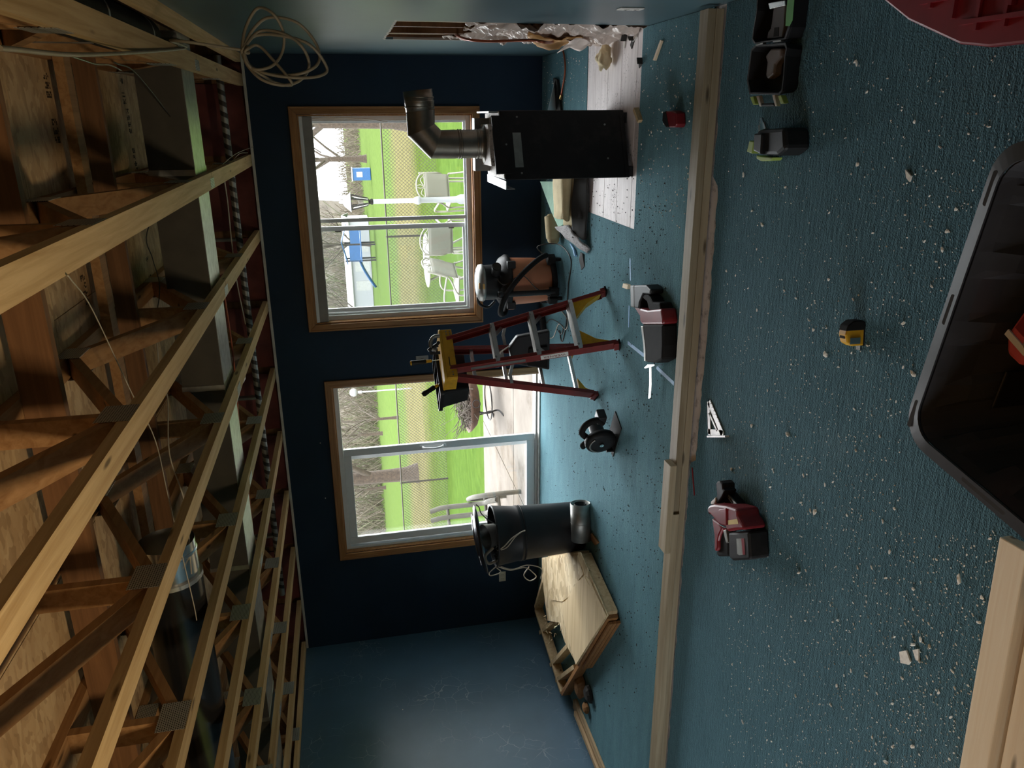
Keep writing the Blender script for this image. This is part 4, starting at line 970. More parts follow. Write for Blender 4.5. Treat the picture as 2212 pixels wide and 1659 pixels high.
def gf(u, v):
    a = g0.lerp(g3, u); c_ = g1.lerp(g2, u); p = a.lerp(c_, v); return (p.x, p.y, p.z+.02*math.sin(math.pi*u)+.006*math.sin(u*17+v*9))
tag(MB().sheet(gf, 20, 6).build('felt_strip', K['greypad'], solid=.014), 'shaggy grey felt strip sloping off the offcut heap', 'felt')
tag(MB().tube(bez([at(1232, 527, .01), at(1240, 540, .012), at(1244, 553, .01)], 4), [.006, .007, .008, .009, .010, .012, .013, .014, .012], 6).build('blue_strip', K['blue']), 'blue plastic scrap on the carpet between felt strip and vacuum', 'scrap')
tag(MB().add([(p.x, p.y, z) for p, z in ((at(1255, 545), .002), (at(1262, 548), .012), (at(1263, 575), .002), (at(1257, 583), .002), (at(1253, 560), .006))], [(0, 1, 2, 3, 4)]).build('dark_fuzz', K['chip'], solid=.006), 'ragged black carpet fuzz on the carpet beside the felt strip', 'scrap')
# ------------------------------------------------------------------ shop vacuum
V0 = at(1219, 600); vx, vy = V0.x-.055, V0.y+.22
vc = thing('shop_vacuum', 'shop vacuum with terracotta tank, black lid and wrapped hose', 'vacuum', (vx, vy, 0))
MB().lathe([(.001, .075), (.165, .075), (.178, .10), (.19, .22), (.198, .40), (.20, .43)], 36).build('tank', K['tank'], vc)
MB().lathe([(.20, .425), (.225, .43), (.228, .455), (.215, .475), (.20, .50), (.15, .53), (.13, .535)], 36).build('lid', K['black'], vc)
MB().lathe([(.14, .53), (.148, .56), (.145, .63), (.15, .655), (.14, .685), (.10, .70), (.001, .705)], 30).build('motor_head', K['black'], vc)
MB().lathe([(.149, .64), (.158, .652), (.15, .68), (.11, .70), (.105, .702)], 30).build('head_band', K['galv_dull'], vc)
MB().bx(-.025, .025, -.125, -.118, .69, .702).build('badge', K['brass'], vc, bevel=.002)
MB().bx(-.022, .022, -.158, -.146, .655, .672).build('badge', K['brass'], vc, bevel=.002)
MB().cyl((.10, -.12, .555), (.17, -.20, .565), .038, n=18).build('inlet_port', K['black'], vc); MB().cyl((.172, -.202, .565), (.168, -.198, .565), .03, n=18).build('inlet_mouth', K['chip'], vc)
MB().tube(bez([(-.12, .02, .69), (-.19, .03, .67), (-.22, .03, .60), (-.17, .02, .54)], 5), .012, 8).build('carry_handle', K['black'], vc)
for s in (-1, 1): MB().bx(s*.17-.03, s*.17+.03, -.175, -.13, .40, .47).build('clamp_latch', K['black'], vc, bevel=.006)
MB().bx(-.232, -.2, -.06, .0, .39, .44).build('lug', K['tank'], vc, bevel=.006)
b = MB(); MB().lathe([(.17, .05), (.205, .05), (.205, .085), (.17, .09)], 28).build('base_ring', K['rubber'], vc)
for k, a in enumerate((-.5, .9, 2.6, -2.2)):
    p = Vector((.215*math.cos(a), .215*math.sin(a), 0))
    cs = MB().bx(-.035, .035, -.035, .035, .05, .12, Matrix.Translation(p) @ Matrix.Rotation(a, 4, 'Z')).build('caster_bracket', K['rubber'], vc, bevel=.008)
    MB().cyl(p+Vector((-.012, 0, .026)), p+Vector((.012, 0, .026)), .0255, n=14).build('wheel', K['rubber'], cs)
h = bez([(.235, -.13, .13), (.21, -.20, .22), (.12, -.245, .35), (.0, -.26, .46), (-.10, -.255, .52), (-.19, -.22, .54), (-.245, -.14, .52), (-.262, -.04, .47), (-.25, .06, .44)], 16)
rr = [.021+.0022*(i % 2) for i in range(len(h))]
MB().tube(h, rr, 12).build('hose', K['rubber'], vc)
MB().cyl((-.055, -.235, .085), (-.055, -.245, .545), .0225, n=16).lathe([(.023, .53), (.028, .535), (.028, .565), (.021, .567)], 16, Matrix.Translation((-.055, -.245, 0))).build('wand', K['black'], vc)
MB().bx(-.09, -.02, -.255, -.195, .05, .125).build('wand_clip', K['rubber'], vc, bevel=.006)
MB().tube(bez([(.22, -.16, .14), (.30, -.10, .20), (.33, -.2, .05), (.24, -.42, .006), (.02, -.36, .006), (-.22, -.34, .006), (-.36, -.30, .006), (-.5, -.2, .006), (-.42, -.12, .006)], 8), .005, 6).build('power_cord', K['cabled'], vc)
MB().tube(bez([(.06, -.18, .56), (.02, -.215, .5), (.09, -.215, .36), (-.02, -.215, .24), (-.1, -.21, .12)], 8), .004, 6).build('head_cord', K['cabled'], vc)
# attachments on the floor behind the ladder
q = at(1180, 716, 0)
cn = thing('floor_nozzle', 'black vacuum floor nozzle lying behind the ladder', 'nozzle', (q.x, q.y, 0), .5)
MB().bx(-.15, .15, -.04, .04, .0, .05).build('head', K['black'], cn, bevel=.015); MB().tube(bez([(0, .02, .04), (.0, .10, .06), (-.02, .22, .12)], 5), .022, 12).build('neck', K['black'], cn)
cord = [at(1170, 690, .005), at(1195, 702, .005), at(1208, 690, .005), at(1215, 660, .005), at(1200, 640, .005)]
cable('extension_lead', 'pale extension lead looped on the carpet behind the ladder', [at(1180, 730, .006), at(1195, 728, .006), at(1207, 700, .006), at(1222, 712, .006), at(1226, 690, .006), at(1210, 668, .006), at(1202, 650, .006)], .004, K['cablew'])
cable('power_lead', 'black lead with a plug lying behind the ladder', [at(1178, 700, .006), at(1192, 690, .006), at(1215, 705, .006), at(1212, 722, .006), at(1204, 712, .008)], .004, K['cabled'])
# ------------------------------------------------------------------ step ladder
A, B, C_ = Vector((-1.163, 4.999, 0)), Vector((-1.456, 4.679, 0)), Vector((-1.977, 5.122, 0)); Dd = C_+(A-B)
base = (A+B+C_+Dd)/4; tdir = (B-A).normalized(); sdir = (A-Dd).normalized(); ZT = 1.135; top = Vector((-1.592, 5.045, 0))
ld = thing('step_ladder', 'red fibreglass step ladder with yellow top cap and feet', 'ladder', (base.x, base.y, 0))
def lc_(p): return Vector((p.x-base.x, p.y-base.y, p.z))
def rail(foot, tq, sq, name):
    f = lc_(foot); t = lc_(top+tdir*tq+sdir*sq+Vector((0, 0, ZT-.01))); ax = (t-f).normalized()
    up = sdir
    o = MB().beam(f+ax*.03, t, .007, .072, up)
    x = ax.cross(up).normalized(); sg = 1 if x.dot(tdir)*(1 if tq > 0 else -1) > 0 else -1
    inn = -tdir*(1 if tq > 0 else -1)
    for k in (-1, 1): o.beam(f+ax*.03+sdir*(.033*k)+inn*.013, t+sdir*(.033*k)+inn*.013, .026, .006, up)
    o = o.build(name, K['redf'], ld, bevel=.002); return f, t, o
FR = [rail(A, -.125, .05, 'front_rail'), rail(B, .125, .05, 'front_rail')]
RR = [rail(Dd, -.115, -.05, 'rear_rail'), rail(C_, .115, -.05, 'rear_rail')]
def lerp_z(p, q, z): k = (z-p.z)/(q.z-p.z); return p.lerp(q, k)
for z in (.275, .545, .815):
    p, q = lerp_z(*FR[0][:2], z), lerp_z(*FR[1][:2], z)
    st = MB().beam(p, q, .082, .004).beam(p+sdir*.041-Vector((0, 0, .013)), q+sdir*.041-Vector((0, 0, .013)), .004, .03).beam(p-sdir*.041-Vector((0, 0, .013)), q-sdir*.041-Vector((0, 0, .013)), .004, .03)
    for k in range(-3, 4): st.beam(p+sdir*(k*.011)+Vector((0, 0, .003)), q+sdir*(k*.011)+Vector((0, 0, .003)), .004, .003)
    s = st.build('step', K['alu'], ld)
    for e, g in ((p, q), (q, p)):
        d = (g-e).normalized()
        MB().beam(e+d*.09-Vector((0, 0, .012)), e+d*.012-Vector((0, 0, .085)), .025, .003, sdir).build('step_brace', K['alu'], s)
        rv = e+sdir*.045+d*.03; MB().cyl(rv, rv+sdir*.006, .008, n=8).build('rivet', K['galv_dull'], s)
for z in (.16, .42, .70, .93):
    p, q = lerp_z(*RR[0][:2], z), lerp_z(*RR[1][:2], z)
    MB().beam(p, q, .03, .022).build('rear_bar', K['alu'], ld)
for k in (0, 1):
    a, c = lerp_z(*FR[k][:2], .70), lerp_z(*RR[k][:2], .66); mid = (a+c)/2+Vector((0, 0, .02))
    MB().beam(a, mid, .004, .022, (0, 0, 1)).beam(mid, c, .004, .022, (0, 0, 1)).build('spreader', K['galv_dull'], ld)
for k, (f, t, o) in enumerate(FR+RR):
    ax = (t-f).normalized(); inn = (-tdir if k % 2 else tdir)
    ft_ = MB().beam(f, f+ax*.045, .032, .078, sdir).build('foot', K['redf'], ld, bevel=.004)
    MB().beam(f+Vector((0, 0, .0)), f+ax*.012, .04, .088, sdir).build('tread_pad', K['rubber'], ft_)
    zb = .265 if k < 2 else .155
    e = f+ax*.05+inn*.02; g = lerp_z(f, t, zb)+inn*(.15 if k < 2 else .11)-Vector((0, 0, .012)); u_ = lerp_z(f, t, zb)+inn*.012-Vector((0, 0, .01))
    th = sdir*.03; v = []
    m1 = e.lerp(g, .5)+inn*-.025
    for sgn in (-1, 1): v += [e+th*sgn, m1+th*sgn, g+th*sgn, u_+th*sgn]
    MB().add(v, [(0, 1, 2, 3), (7, 6, 5, 4), (0, 4, 5, 1), (1, 5, 6, 2), (2, 6, 7, 3), (3, 7, 4, 0)]).build('corner_brace', K['yellow'], ld)
# yellow top cap
T0 = lc_(top+Vector((0, 0, ZT))); ax_t = math.atan2(tdir.y, tdir.x)
Mcap = Matrix.Translation(T0) @ Matrix.Rotation(ax_t, 4, 'Z')
cp = MB().prism(rrect(.40, .19, .03), .015, .03, Mcap).bx(-.19, .19, -.088, -.08, -.06, .015, Mcap).bx(-.19, .19, .08, .088, -.06, .015, Mcap).bx(-.192, -.184, -.08, .08, -.06, .015, Mcap).bx(.184, .192, -.08, .08, -.06, .015, Mcap).build('top_cap', K['yellow'], ld, bevel=.004)
for x, z in ((-.17, -.02), (-.15, -.02), (-.17, -.045), (-.15, -.045), (.15, -.03), (.17, -.03)):
    for y in (-.09, .09): MB().cyl(Mcap @ Vector((x, y, z)), Mcap @ Vector((x, y*1.03, z)), .005, n=8).build('rivet', K['galv_dull'], cp)
MB().bx(.03, .10, .0885, .0892, -.02, -.014, Mcap).bx(.03, .10, -.0892, -.0885, -.02, -.014, Mcap).build('cap_slot', K['chip'], cp)
# white stickers and lettering on the near front rail
f, t, _o = FR[1]; axr = (t-f).normalized(); outn = tdir.copy()
def rail_sticker(z0, z1, wd, name, mt, par=ld):
    p, q = lerp_z(f, t, z0)+outn*.0045, lerp_z(f, t, z1)+outn*.0045
    return MB().beam(p, q, .0012, wd, sdir).build(name, mt, par)
rail_sticker(.62, .98, .030, 'warning_sticker', K['galv_dull'])
bx_ = rail_sticker(.34, .52, .05, 'name_sticker', K['white'])
pm = lerp_z(f, t, .43)+outn*.0056; xax = axr; zax = outn; yax = zax.cross(xax).normalized()
Mt = Matrix(((xax.x, yax.x, zax.x, pm.x), (xax.y, yax.y, zax.y, pm.y), (xax.z, yax.z, zax.z, pm.z), (0, 0, 0, 1)))
textmesh('WERNER', .038, Mt, K['redf'], 'lettering', bx_)
# tool bin on the ladder and tools in it
bn = thing('tool_bin', 'black open tool bin hooked on the ladder top', 'bin', (top.x-.183-.005, top.y+.155-.01, ZT+.05), ax_t+.05)
def loft(rings, cap0=True, cap1=False):
    n = len(rings[0]); V = [p for r_ in rings for p in r_]; F = []
    for i in range(len(rings)-1): F += [(i*n+k, i*n+(k+1) % n, (i+1)*n+(k+1) % n, (i+1)*n+k) for k in range(n)]
    b = MB().add(V, F, False)
    if cap0: b.add(rings[0], [tuple(range(n))])
    if cap1: b.add(rings[-1], [tuple(range(n))])
    return b
def ring(w, d, r, z, ox=0, oy=0): return [(x+ox, y+oy, z) for x, y in rrect(w, d, r, 4)]
loft([ring(.30, .17, .02, -.21), ring(.36, .23, .025, -.03), ring(.40, .26, .03, -.028), ring(.40, .26, .03, .0), ring(.385, .245, .03, .0), ring(.28, .15, .02, -.20)], True, True).build('bin_body', K['black'], bn)
MB().bx(-.235, -.2, -.06, .06, -.06, -.02).bx(-.21, -.2, -.06, .06, -.02, .0).build('bin_lip', K['black'], bn)
for x in (-.12, 0, .12): MB().bx(x-.004, x+.004, -.125, .125, -.012, -.004).build('divider', K['black'], bn)
bl = bn.location
def tool(name, label, p, rot, parts):
    o = thing(name, label, 'tool', p, 0, None, rot)
    for nm, mb, mt in parts: mb.build(nm, mt, o)
    return o
q0 = aty(905, 782, top.y+.02); base_z = ZT+.035
tool('screwdriver', 'yellow and black screwdriver standing upright on the ladder', (q0.x+.005, q0.y, base_z), (.06, -.03, 0), [
    ('shank', MB().cyl((0, 0, 0), (0, 0, .07), .004, n=8), K['steel']), ('collar', MB().lathe([(.006, .055), (.011, .06), (.011, .085), (.013, .095)], 12, caps=True), K['yellow']),
    ('grip', MB().lathe([(.012, .093), (.0165, .10), (.0155, .15), (.0175, .175), (.0165, .195)], 12, caps=True), K['black']), ('butt', MB().lathe([(.0165, .195), (.015, .203), (.001, .206)], 12), K['yellow'])])
q0 = aty(930, 835, top.y+.0)
tool('screwdriver', 'dark screwdriver leaning out of the tool bin', (q0.x+.02, q0.y, base_z), (.1, -.5, 0), [
    ('shank', MB().cyl((0, 0, -.02), (0, 0, .04), .004, n=8), K['steel']), ('collar', MB().lathe([(.006, .02), (.011, .025), (.012, .05)], 12, caps=True), K['yellow']),
    ('grip', MB().lathe([(.013, .048), (.018, .06), (.016, .10), (.019, .135), (.015, .15), (.001, .153)], 12), K['rubber'])])
q0 = aty(938, 742, top.y-.05)
cl = thing('pipe_clamp', 'grey and black clamp lying on the ladder cap end', 'clamp', (q0.x, q0.y, base_z), .4)
MB().tube(bez([(.05, 0, .0), (.045, 0, .04), (.01, 0, .065), (-.03, 0, .06), (-.05, 0, .03)], 6), .013, 10).build('jaw', K['galv_dull'], cl)
MB().cyl((-.01, 0, .02), (-.045, 0, .085), .016, .012, 12).build('handle', K['black'], cl); MB().cyl((.0, -.03, .015), (.0, .03, .015), .012, n=10).build('pivot', K['black'], cl)
MB().bx(-.075, -.055, -.004, .004, .005, .075).build('lever', K['chip'], cl)
# tool pouch hanging between the rails
p, q = lerp_z(*FR[0][:2], .70), lerp_z(*RR[0][:2], .70)
po = thing('tool_pouch', 'black tool pouch hanging behind the ladder steps', 'pouch', (base.x-.02, base.y+.12, 0))
MB().prism([(-.17, .36), (.13, .36), (.10, .60), (.02, .66), (-.10, .64)], -.03, .03, Matrix(((1, 0, 0, 0), (0, 0, -1, 0), (0, 1, 0, 0), (0, 0, 0, 1)))).build('pouch_body', K['black'], po, bevel=.012)
MB().prism([(-.15, .38), (.02, .38), (.01, .52), (-.12, .53)], .031, .05, Matrix(((1, 0, 0, 0), (0, 0, -1, 0), (0, 1, 0, 0), (0, 0, 0, 1)))).build('pocket', K['rubber'], po, bevel=.008)
MB().tube(bez([(-.1, 0, .64), (-.04, 0, .74), (.02, 0, .66)], 5), .005, 6).build('hanging_strap', K['cablew'], po)
# ------------------------------------------------------------------ black drum with propped lid
dm = thing('trash_drum', 'tall black drum with its domed lid propped open', 'drum', (-3.262, 5.46, 0))
MB().lathe([(.001, .004), (.195, .004), (.205, .03), (.215, .30), (.222, .52), (.228, .53), (.228, .545), (.224, .555), (.245, .725), (.252, .735), (.25, .745), (.238, .745), (.215, .53), (.195, .05), (.001, .03)], 40).build('drum_body', K['black'], dm)
MB().lathe([(.2255, .50), (.230, .506), (.2265, .512)], 40).build('hoop', K['soot'], dm)
Ml = Matrix.Translation((-.03, .02, .845)) @ Matrix.Rotation(math.radians(-9), 4, 'Y') @ Matrix.Rotation(math.radians(-5), 4, 'X')
MB().lathe([(.001, .05), (.10, .045), (.13, .035), (.20, .028), (.215, .018), (.265, .012), (.283, .0), (.285, -.014), (.275, -.014), (.26, .0), (.001, .03)], 44, Ml).build('lid', K['black_gloss'], dm)
for r_ in (.12, .165, .21): MB().lathe([(r_-.006, .043-.1*(r_-.1)), (r_, .049-.1*(r_-.1)), (r_+.006, .043-.1*(r_-.1))], 44, Ml).build('lid_rib', K['black_gloss'], dm)
MB().lathe([(.075, -.14), (.10, .0), (.105, .02)], 20, Matrix.Translation((.03, -.05, .80)) @ Matrix.Rotation(.35, 4, 'X')).build('motor_cone', K['galv_dull'], dm)
MB().tube(bez([(-.16, -.10, .70), (-.18, -.12, .80), (-.1, -.13, .83), (-.05, -.1, .76)], 6), .012, 8).build('inner_hose', K['cable'], dm)
MB().sheet(lambda u, v: (-.20+.2*u, -.17+.14*v, .735+.03*mn.noise(Vector((u*6, v*6, 1)))), 10, 8).build('foil_bag', K['steel'], dm)
for k, (pp, mt) in enumerate((([(.19, -.16, .735), (.24, -.17, .80), (.30, -.15, .86), (.35, -.14, .875), (.38, -.14, .90)], K['cabled']),
                              ([(.0, -.23, .745), (.05, -.26, .70), (.12, -.27, .64), (.16, -.265, .57), (.17, -.26, .53)], K['cablew']),
                              ([(.0, -.23, .74), (.04, -.265, .68), (.13, -.275, .615), (.165, -.265, .56)], K['cablew']),
                              ([(-.19, -.15, .74), (-.26, -.13, .80), (-.31, -.1, .78), (-.29, -.1, .70), (-.235, -.11, .735)], K['cablew']),
                              ([(-.235, -.1, .72), (-.28, -.1, .62), (-.26, -.12, .50), (-.32, -.12, .43), (-.38, -.1, .40), (-.42, -.08, .45), (-.36, -.08, .50), (-.27, -.1, .46)], K['cablew']),
                              ([(-.235, -.1, .70), (-.27, -.11, .60), (-.24, -.12, .48), (-.29, -.12, .36), (-.40, -.1, .36)], K['cablew']))):
    MB().tube(bez(pp, 6), .0045, 6).build('wire', mt, dm)
# double-wall pipe offcut in front
e0, e1 = Vector((-2.91, 5.215, .08)), Vector((-3.215, 5.165, .08)); md = Vector((-3.06, 5.19, 0))
dw = thing('pipe_offcut', 'grey double-wall pipe offcut lying at the foot of the drum', 'pipe', md)
MB().cyl(e0-md, e1-md, .0775, n=28, caps=(0, 1)).build('outer_wall', K['galv_dull'], dw, solid=.003)
dd = (e1-e0).normalized(); MB().cyl(e0-md+dd*.004, e1-md, .048, n=24, caps=(0, 1)).build('inner_wall', K['soot'], dw, solid=.003)
Mr = Matrix.Translation(e0.lerp(e1, .52)-md) @ dd.to_track_quat('Z', 'Y').to_matrix().to_4x4()
MB().lathe([(.0785, -.004), (.081, 0), (.0785, .004)], 28, Mr).build('crimp', K['galv_dull'], dw)
# ------------------------------------------------------------------ broken hearth platform by the crazed wall
ZP = .13
L1, P1, P2, N_, L2 = [Vector((x, y, 0)) for x, y in ((-4.86, 6.60), (-3.86, 6.02), (-3.30, 5.10), (-3.40, 4.42), (-5.07, 5.55))]
hc = Vector((-4.2, 5.4, 0))
pf = thing('hearth_platform', 'broken wooden hearth platform with flaking board top', 'platform', hc)
ring_ = [L1, P1, P2, N_, L2]
for i, (a, c) in enumerate(zip(ring_, ring_[1:]+ring_[:1])):
    d = (c-a).normalized(); MB().beam(a-hc+d*.02+Vector((0, 0, .065)), c-hc-d*.02+Vector((0, 0, .065)), .036, .087).build('frame_rail', K['lum_x'] if i != 3 else K['oak_x'], pf, bevel=.002)
pp = lambda *q: ccw([(at(x, y, ZP).x-hc.x, at(x, y, ZP).y-hc.y) for x, y in q])
MB().prism(pp((1168, 1205), (1250, 1193), (1268, 1235), (1309, 1330), (1243, 1437), (1216, 1385), (1205, 1345), (1180, 1341), (1168, 1250)), .110, .118).build('deck_board', K['particle'], pf)
MB().prism(pp((1186, 1208), (1246, 1200), (1258, 1240), (1246, 1256), (1226, 1290), (1212, 1300), (1190, 1296), (1178, 1262)), .1185, .124).build('flake_layer', K['particle'], pf)
MB().prism(pp((1211, 1311), (1226, 1292), (1246, 1256), (1262, 1246), (1308, 1331), (1243, 1436), (1224, 1370)), .1185, .128).build('plywood_sheet', K['ply'], pf)
MB().prism(pp((1266, 1247), (1273, 1252), (1310, 1331), (1306, 1338)), .128, .132).build('split_veneer', K['ply'], pf)
for (x0, y0, x1, y1) in ((1165, 1367, 1195, 1342), (1188, 1437, 1225, 1395), (1200, 1470, 1240, 1440)):
    a, c = at(x0, y0, .10)-hc, at(x1, y1, .10)-hc; MB().beam((a.x, a.y, .06), (c.x, c.y, .06), .036, .085).build('joist_stub', K['lum_x'], pf)
b = MB(); rng = random.Random(8)
for k in range(26):
    q = at(rng.uniform(1178, 1216), rng.uniform(1320, 1390), .118)-hc; d = Vector((rng.uniform(-1, 1), rng.uniform(-1, 1), .3)).normalized()*.03
    b.beam(Vector((q.x, q.y, .112)), Vector((q.x, q.y, .112))+d, .008, .003)
o = b.build('splinters', K['ply'], pf); o['kind'] = 'stuff'
for k in range(3):
    a, c = N_.lerp(L2, .03), N_.lerp(L2, .55); MB().beam(a-hc+Vector((-.02, -.03-.0, .015+.03*k)), c-hc+Vector((-.02, -.03, .015+.03*k)), .02, .026).build('edge_ply', K['oak_x'], pf)
tag(MB().bx(-4.30, -3.75, 4.80, 4.84, .0005, .04, rot3(0, 0, 0)).build('board_scrap', K['oak_x']), 'brown board scrap lying under the platform edge', 'wood scrap') if 0 else None
for k, (x0, x1, z, lab) in enumerate(((-5.15, -5.06, .012, 'wide oak trim board lying along the crazed wall'), (-5.055, -5.0, .012, 'narrow oak trim board lying beside the wide one'), (-5.13, -5.08, .034, 'thin moulding strip resting on the trim boards'))):
    tag(MB().bx(x0, x1, 3.95+.1*k, 5.46-.06*k, z-.0115, z+.008 if k < 2 else z+.012).build('trim_board', wood('trim_%d' % k, (.62, .46, .27), (.46, .32, .17), 1, knots=False), bevel=.003), lab, 'trim')
for k, (x, y, s) in enumerate(((1262, 1483, .11), (1278, 1500, .075), (1270, 1530, .06), (1250, 1470, .05))):
    q = at(x, y, 0); b = MB().ball((0, 0, 0), s, (1.1, .8, .5), 10)
    b.v = [tuple(Vector(p)*(1+.35*mn.noise(Vector(p)*9+Vector((k*5, 0, 0))))) for p in b.v]; b.v = [(p[0], p[1], max(p[2], -s*.3)) for p in b.v]; b.s = [False]*len(b.s)
    tag(b.build('rubble_piece', K['chip'] if k % 2 else K['web'], None, (q.x, q.y, s*.3), k), ['large broken rubble piece under the platform corner', 'dark rubble piece in front of the trim boards', 'brown rubble lump beside the trim boards', 'small dark rubble lump at the platform foot'][k], 'rubble')
for k, pts in enumerate((((1268, 1155), (1278, 1152), (1292, 1172), (1285, 1178)), ((1272, 1262), (1282, 1254), (1292, 1262), (1286, 1275), (1277, 1275)))):
    scrap('wood_scrap', ['brown wood sliver at the foot of the drum', 'dark flat scrap on the carpet beside the platform'][k], 'wood scrap', pts, .0005, .012, K['web'] if k == 0 else K['chip'])
# ------------------------------------------------------------------ circular saw
q = at(1338, 950)
cs = thing('circular_saw', 'dark circular saw standing on its shoe on the carpet', 'saw', (q.x, q.y+.10, 0), math.radians(-28)); cs.scale = (-1.05, 1.05, 1.1)
MB().bx(-.15, .15, -.075, .075, .002, .006).build('shoe', K['rubber'], cs)
def disc(prof, M, n=28): return MB().lathe(prof, n, M)
My = lambda x, y, z: Matrix.Translation((x, y, z)) @ Matrix.Rotation(R90, 4, 'X')
disc([(.001, -.028), (.07, -.03), (.098, -.02), (.102, 0), (.098, .02), (.07, .03), (.001, .028)], My(.02, -.03, .10)).build('upper_guard', K['soot'], cs)
disc([(.001, -.003), (.092, -.003), (.092, .003), (.001, .003)], My(.02, -.03, .085)).build('blade', K['galv_dull'], cs)
MB().tube([(.02+.075*math.cos(a), -.062, .10+.075*math.sin(a)) for a in [.2+k*.22 for k in range(11)]], .006, 6).build('guard_rim', K['galv_dull'], cs)
MB().cyl((.02, 0, .10), (.02, .13, .10), .05, .045, 20).build('motor', K['black'], cs)
MB().tube(bez([(.05, .02, .16), (-.02, .02, .215), (-.10, .02, .20), (-.14, .02, .14), (-.10, .02, .09)], 6), [.021]*20+[.018]*5, 10).build('handle', K['rubber'], cs)
MB().tube(bez([(.06, .02, .15), (.11, .02, .19), (.14, .02, .18)], 5), .016, 10).build('front_grip', K['rubber'], cs)
MB().bx(-.17, -.10, .01, .09, .075, .13).build('battery', K['black'], cs, bevel=.008); MB().bx(.10, .112, -.06, .06, .006, .05).build('bevel_quadrant', K['soot'], cs)
MB().cyl((.02, -.062, .10), (.02, -.072, .10), .014, n=12).build('blade_nut', K['steel'], cs)
# ------------------------------------------------------------------ reciprocating saw (lies on its side)
c = crop(1340, 600, 6.144)
q = at(1400, 700); rs = thing('reciprocating_saw', 'red and black reciprocating saw lying by the plate', 'saw', (q.x, q.y, 0))
slab('battery', K['black'], rs, c((130, 100), (340, 95), (400, 160), (390, 220), (300, 215), (250, 330), (240, 410), (140, 390)), .003, .085, .008)
slab('battery_cap', mat('grey_cap', (.14, .135, .13), .5), rs, c((128, 102), (180, 100), (185, 400), (135, 385)), .02, .087, .006)
slab('grip', K['rubber'], rs, c((290, 205), (370, 225), (400, 260), (430, 320), (520, 330), (540, 420), (470, 470), (400, 440), (370, 420), (350, 320), (285, 265)), .004, .078, .01)
slab('motor_body', K['red'], rs, c((250, 400), (360, 430), (540, 410), (565, 560), (560, 620), (290, 620), (255, 580)), .002, .092, .012)
slab('trigger_guard', K['red'], rs, c((180, 390), (245, 330), (262, 420), (300, 500), (255, 505)), .02, .075, .006)
slab('gear_boot', K['rubber'], rs, c((285, 615), (560, 615), (565, 900), (555, 1090), (470, 1135), (330, 1120), (320, 960), (280, 760)), .002, .09, .014)
slab('boot_ridge', K['galv_dull'], rs, c((268, 640), (300, 640), (335, 950), (335, 1110), (312, 1110), (300, 880)), .03, .092, .004)
slab('shoe', K['steel'], rs, c((310, 1195), (360, 1150), (450, 1150), (445, 1172), (330, 1205)), .02, .075, .002)
slab('blade', K['alu'], rs, c((383, 1180), (412, 1180), (414, 1420), (400, 1590), (376, 1608), (372, 1590), (384, 1400)), .044, .046)
# ------------------------------------------------------------------ framing nailer
c = crop(1520, 1030, 8.293)
q = at(1590, 1130); nl_ = thing('nail_gun', 'red cordless nail gun with black battery on the carpet', 'nail gun', (q.x, q.y, 0))
slab('magazine', K['soot'], nl_, c((330, 240), (400, 260), (640, 540), (760, 680), (930, 900), (950, 1100), (840, 1120), (620, 720), (430, 520), (300, 380)), .003, .05, .004)
mgz = slab('magazine_rail', K['galv_dull'], nl_, c((345, 255), (395, 262), (650, 550), (635, 590), (560, 560)), .05, .056, .001)
for (x, y) in ((420, 345), (495, 430), (575, 520)): slab('slot', K['chip'], mgz, c((x-32, y-40), (x-18, y-42), (x+30, y+28), (x+26, y+42), (x+8, y+40)), .0561, .0572)
slab('nose', K['soot'], nl_, c((225, 110), (245, 75), (285, 75), (335, 130), (340, 220), (375, 250), (330, 360), (240, 480), (200, 440), (235, 330), (215, 130)), .02, .085, .006)
slab('depth_knob', K['white'], nl_, c((175, 400), (205, 362), (215, 420), (190, 500), (120, 490), (130, 440)), .03, .09, .004)
slab('motor_housing', K['red'], nl_, c((62, 540), (110, 505), (190, 490), (400, 520), (560, 570), (600, 610), (605, 700), (700, 860), (718, 950), (560, 950), (420, 985), (385, 890), (270, 860), (140, 700), (70, 640)), .015, .125, .012)
slab('housing_ridge', K['red'], nl_, c((265, 590), (395, 560), (400, 870), (280, 840)), .125, .131, .003)
slab('end_cap', K['black'], nl_, c((62, 570), (100, 580), (105, 680), (70, 650)), .03, .122, .004)
slab('rating_label', K['brass'], nl_, c((425, 780), (600, 755), (620, 845), (440, 860)), .125, .1262)
slab('handle', K['red'], nl_, c((140, 740), (270, 830), (330, 930), (270, 1060), (250, 1150), (255, 1290), (215, 1340), (185, 1320), (185, 1050)), .012, .07, .01)
slab('grip', K['rubber'], nl_, c((255, 1060), (330, 940), (400, 1040), (440, 1180), (440, 1430), (250, 1430), (215, 1360), (250, 1280)), .004, .055, .01)
slab('trigger_link', K['steel'], nl_, c((260, 850), (275, 848), (380, 905), (370, 920)), .07, .082)
slab('belt_hook', K['galv_dull'], nl_, c((345, 960), (400, 940), (420, 1060), (440, 1180), (400, 1190), (360, 1040)), .055, .075, .003)
bt = slab('battery', K['soot'], nl_, c((440, 1000), (800, 985), (830, 1470), (790, 1490), (520, 1505), (450, 1440)), .002, .10, .01)
bt2 = slab('battery_label', K['galv_dull'], nl_, c((585, 1108), (728, 1102), (745, 1395), (635, 1405), (600, 1380)), .10, .1012)
slab('label_stripe', K['red'], bt2, c((672, 1105), (722, 1103), (740, 1395), (700, 1398)), .1013, .1022)
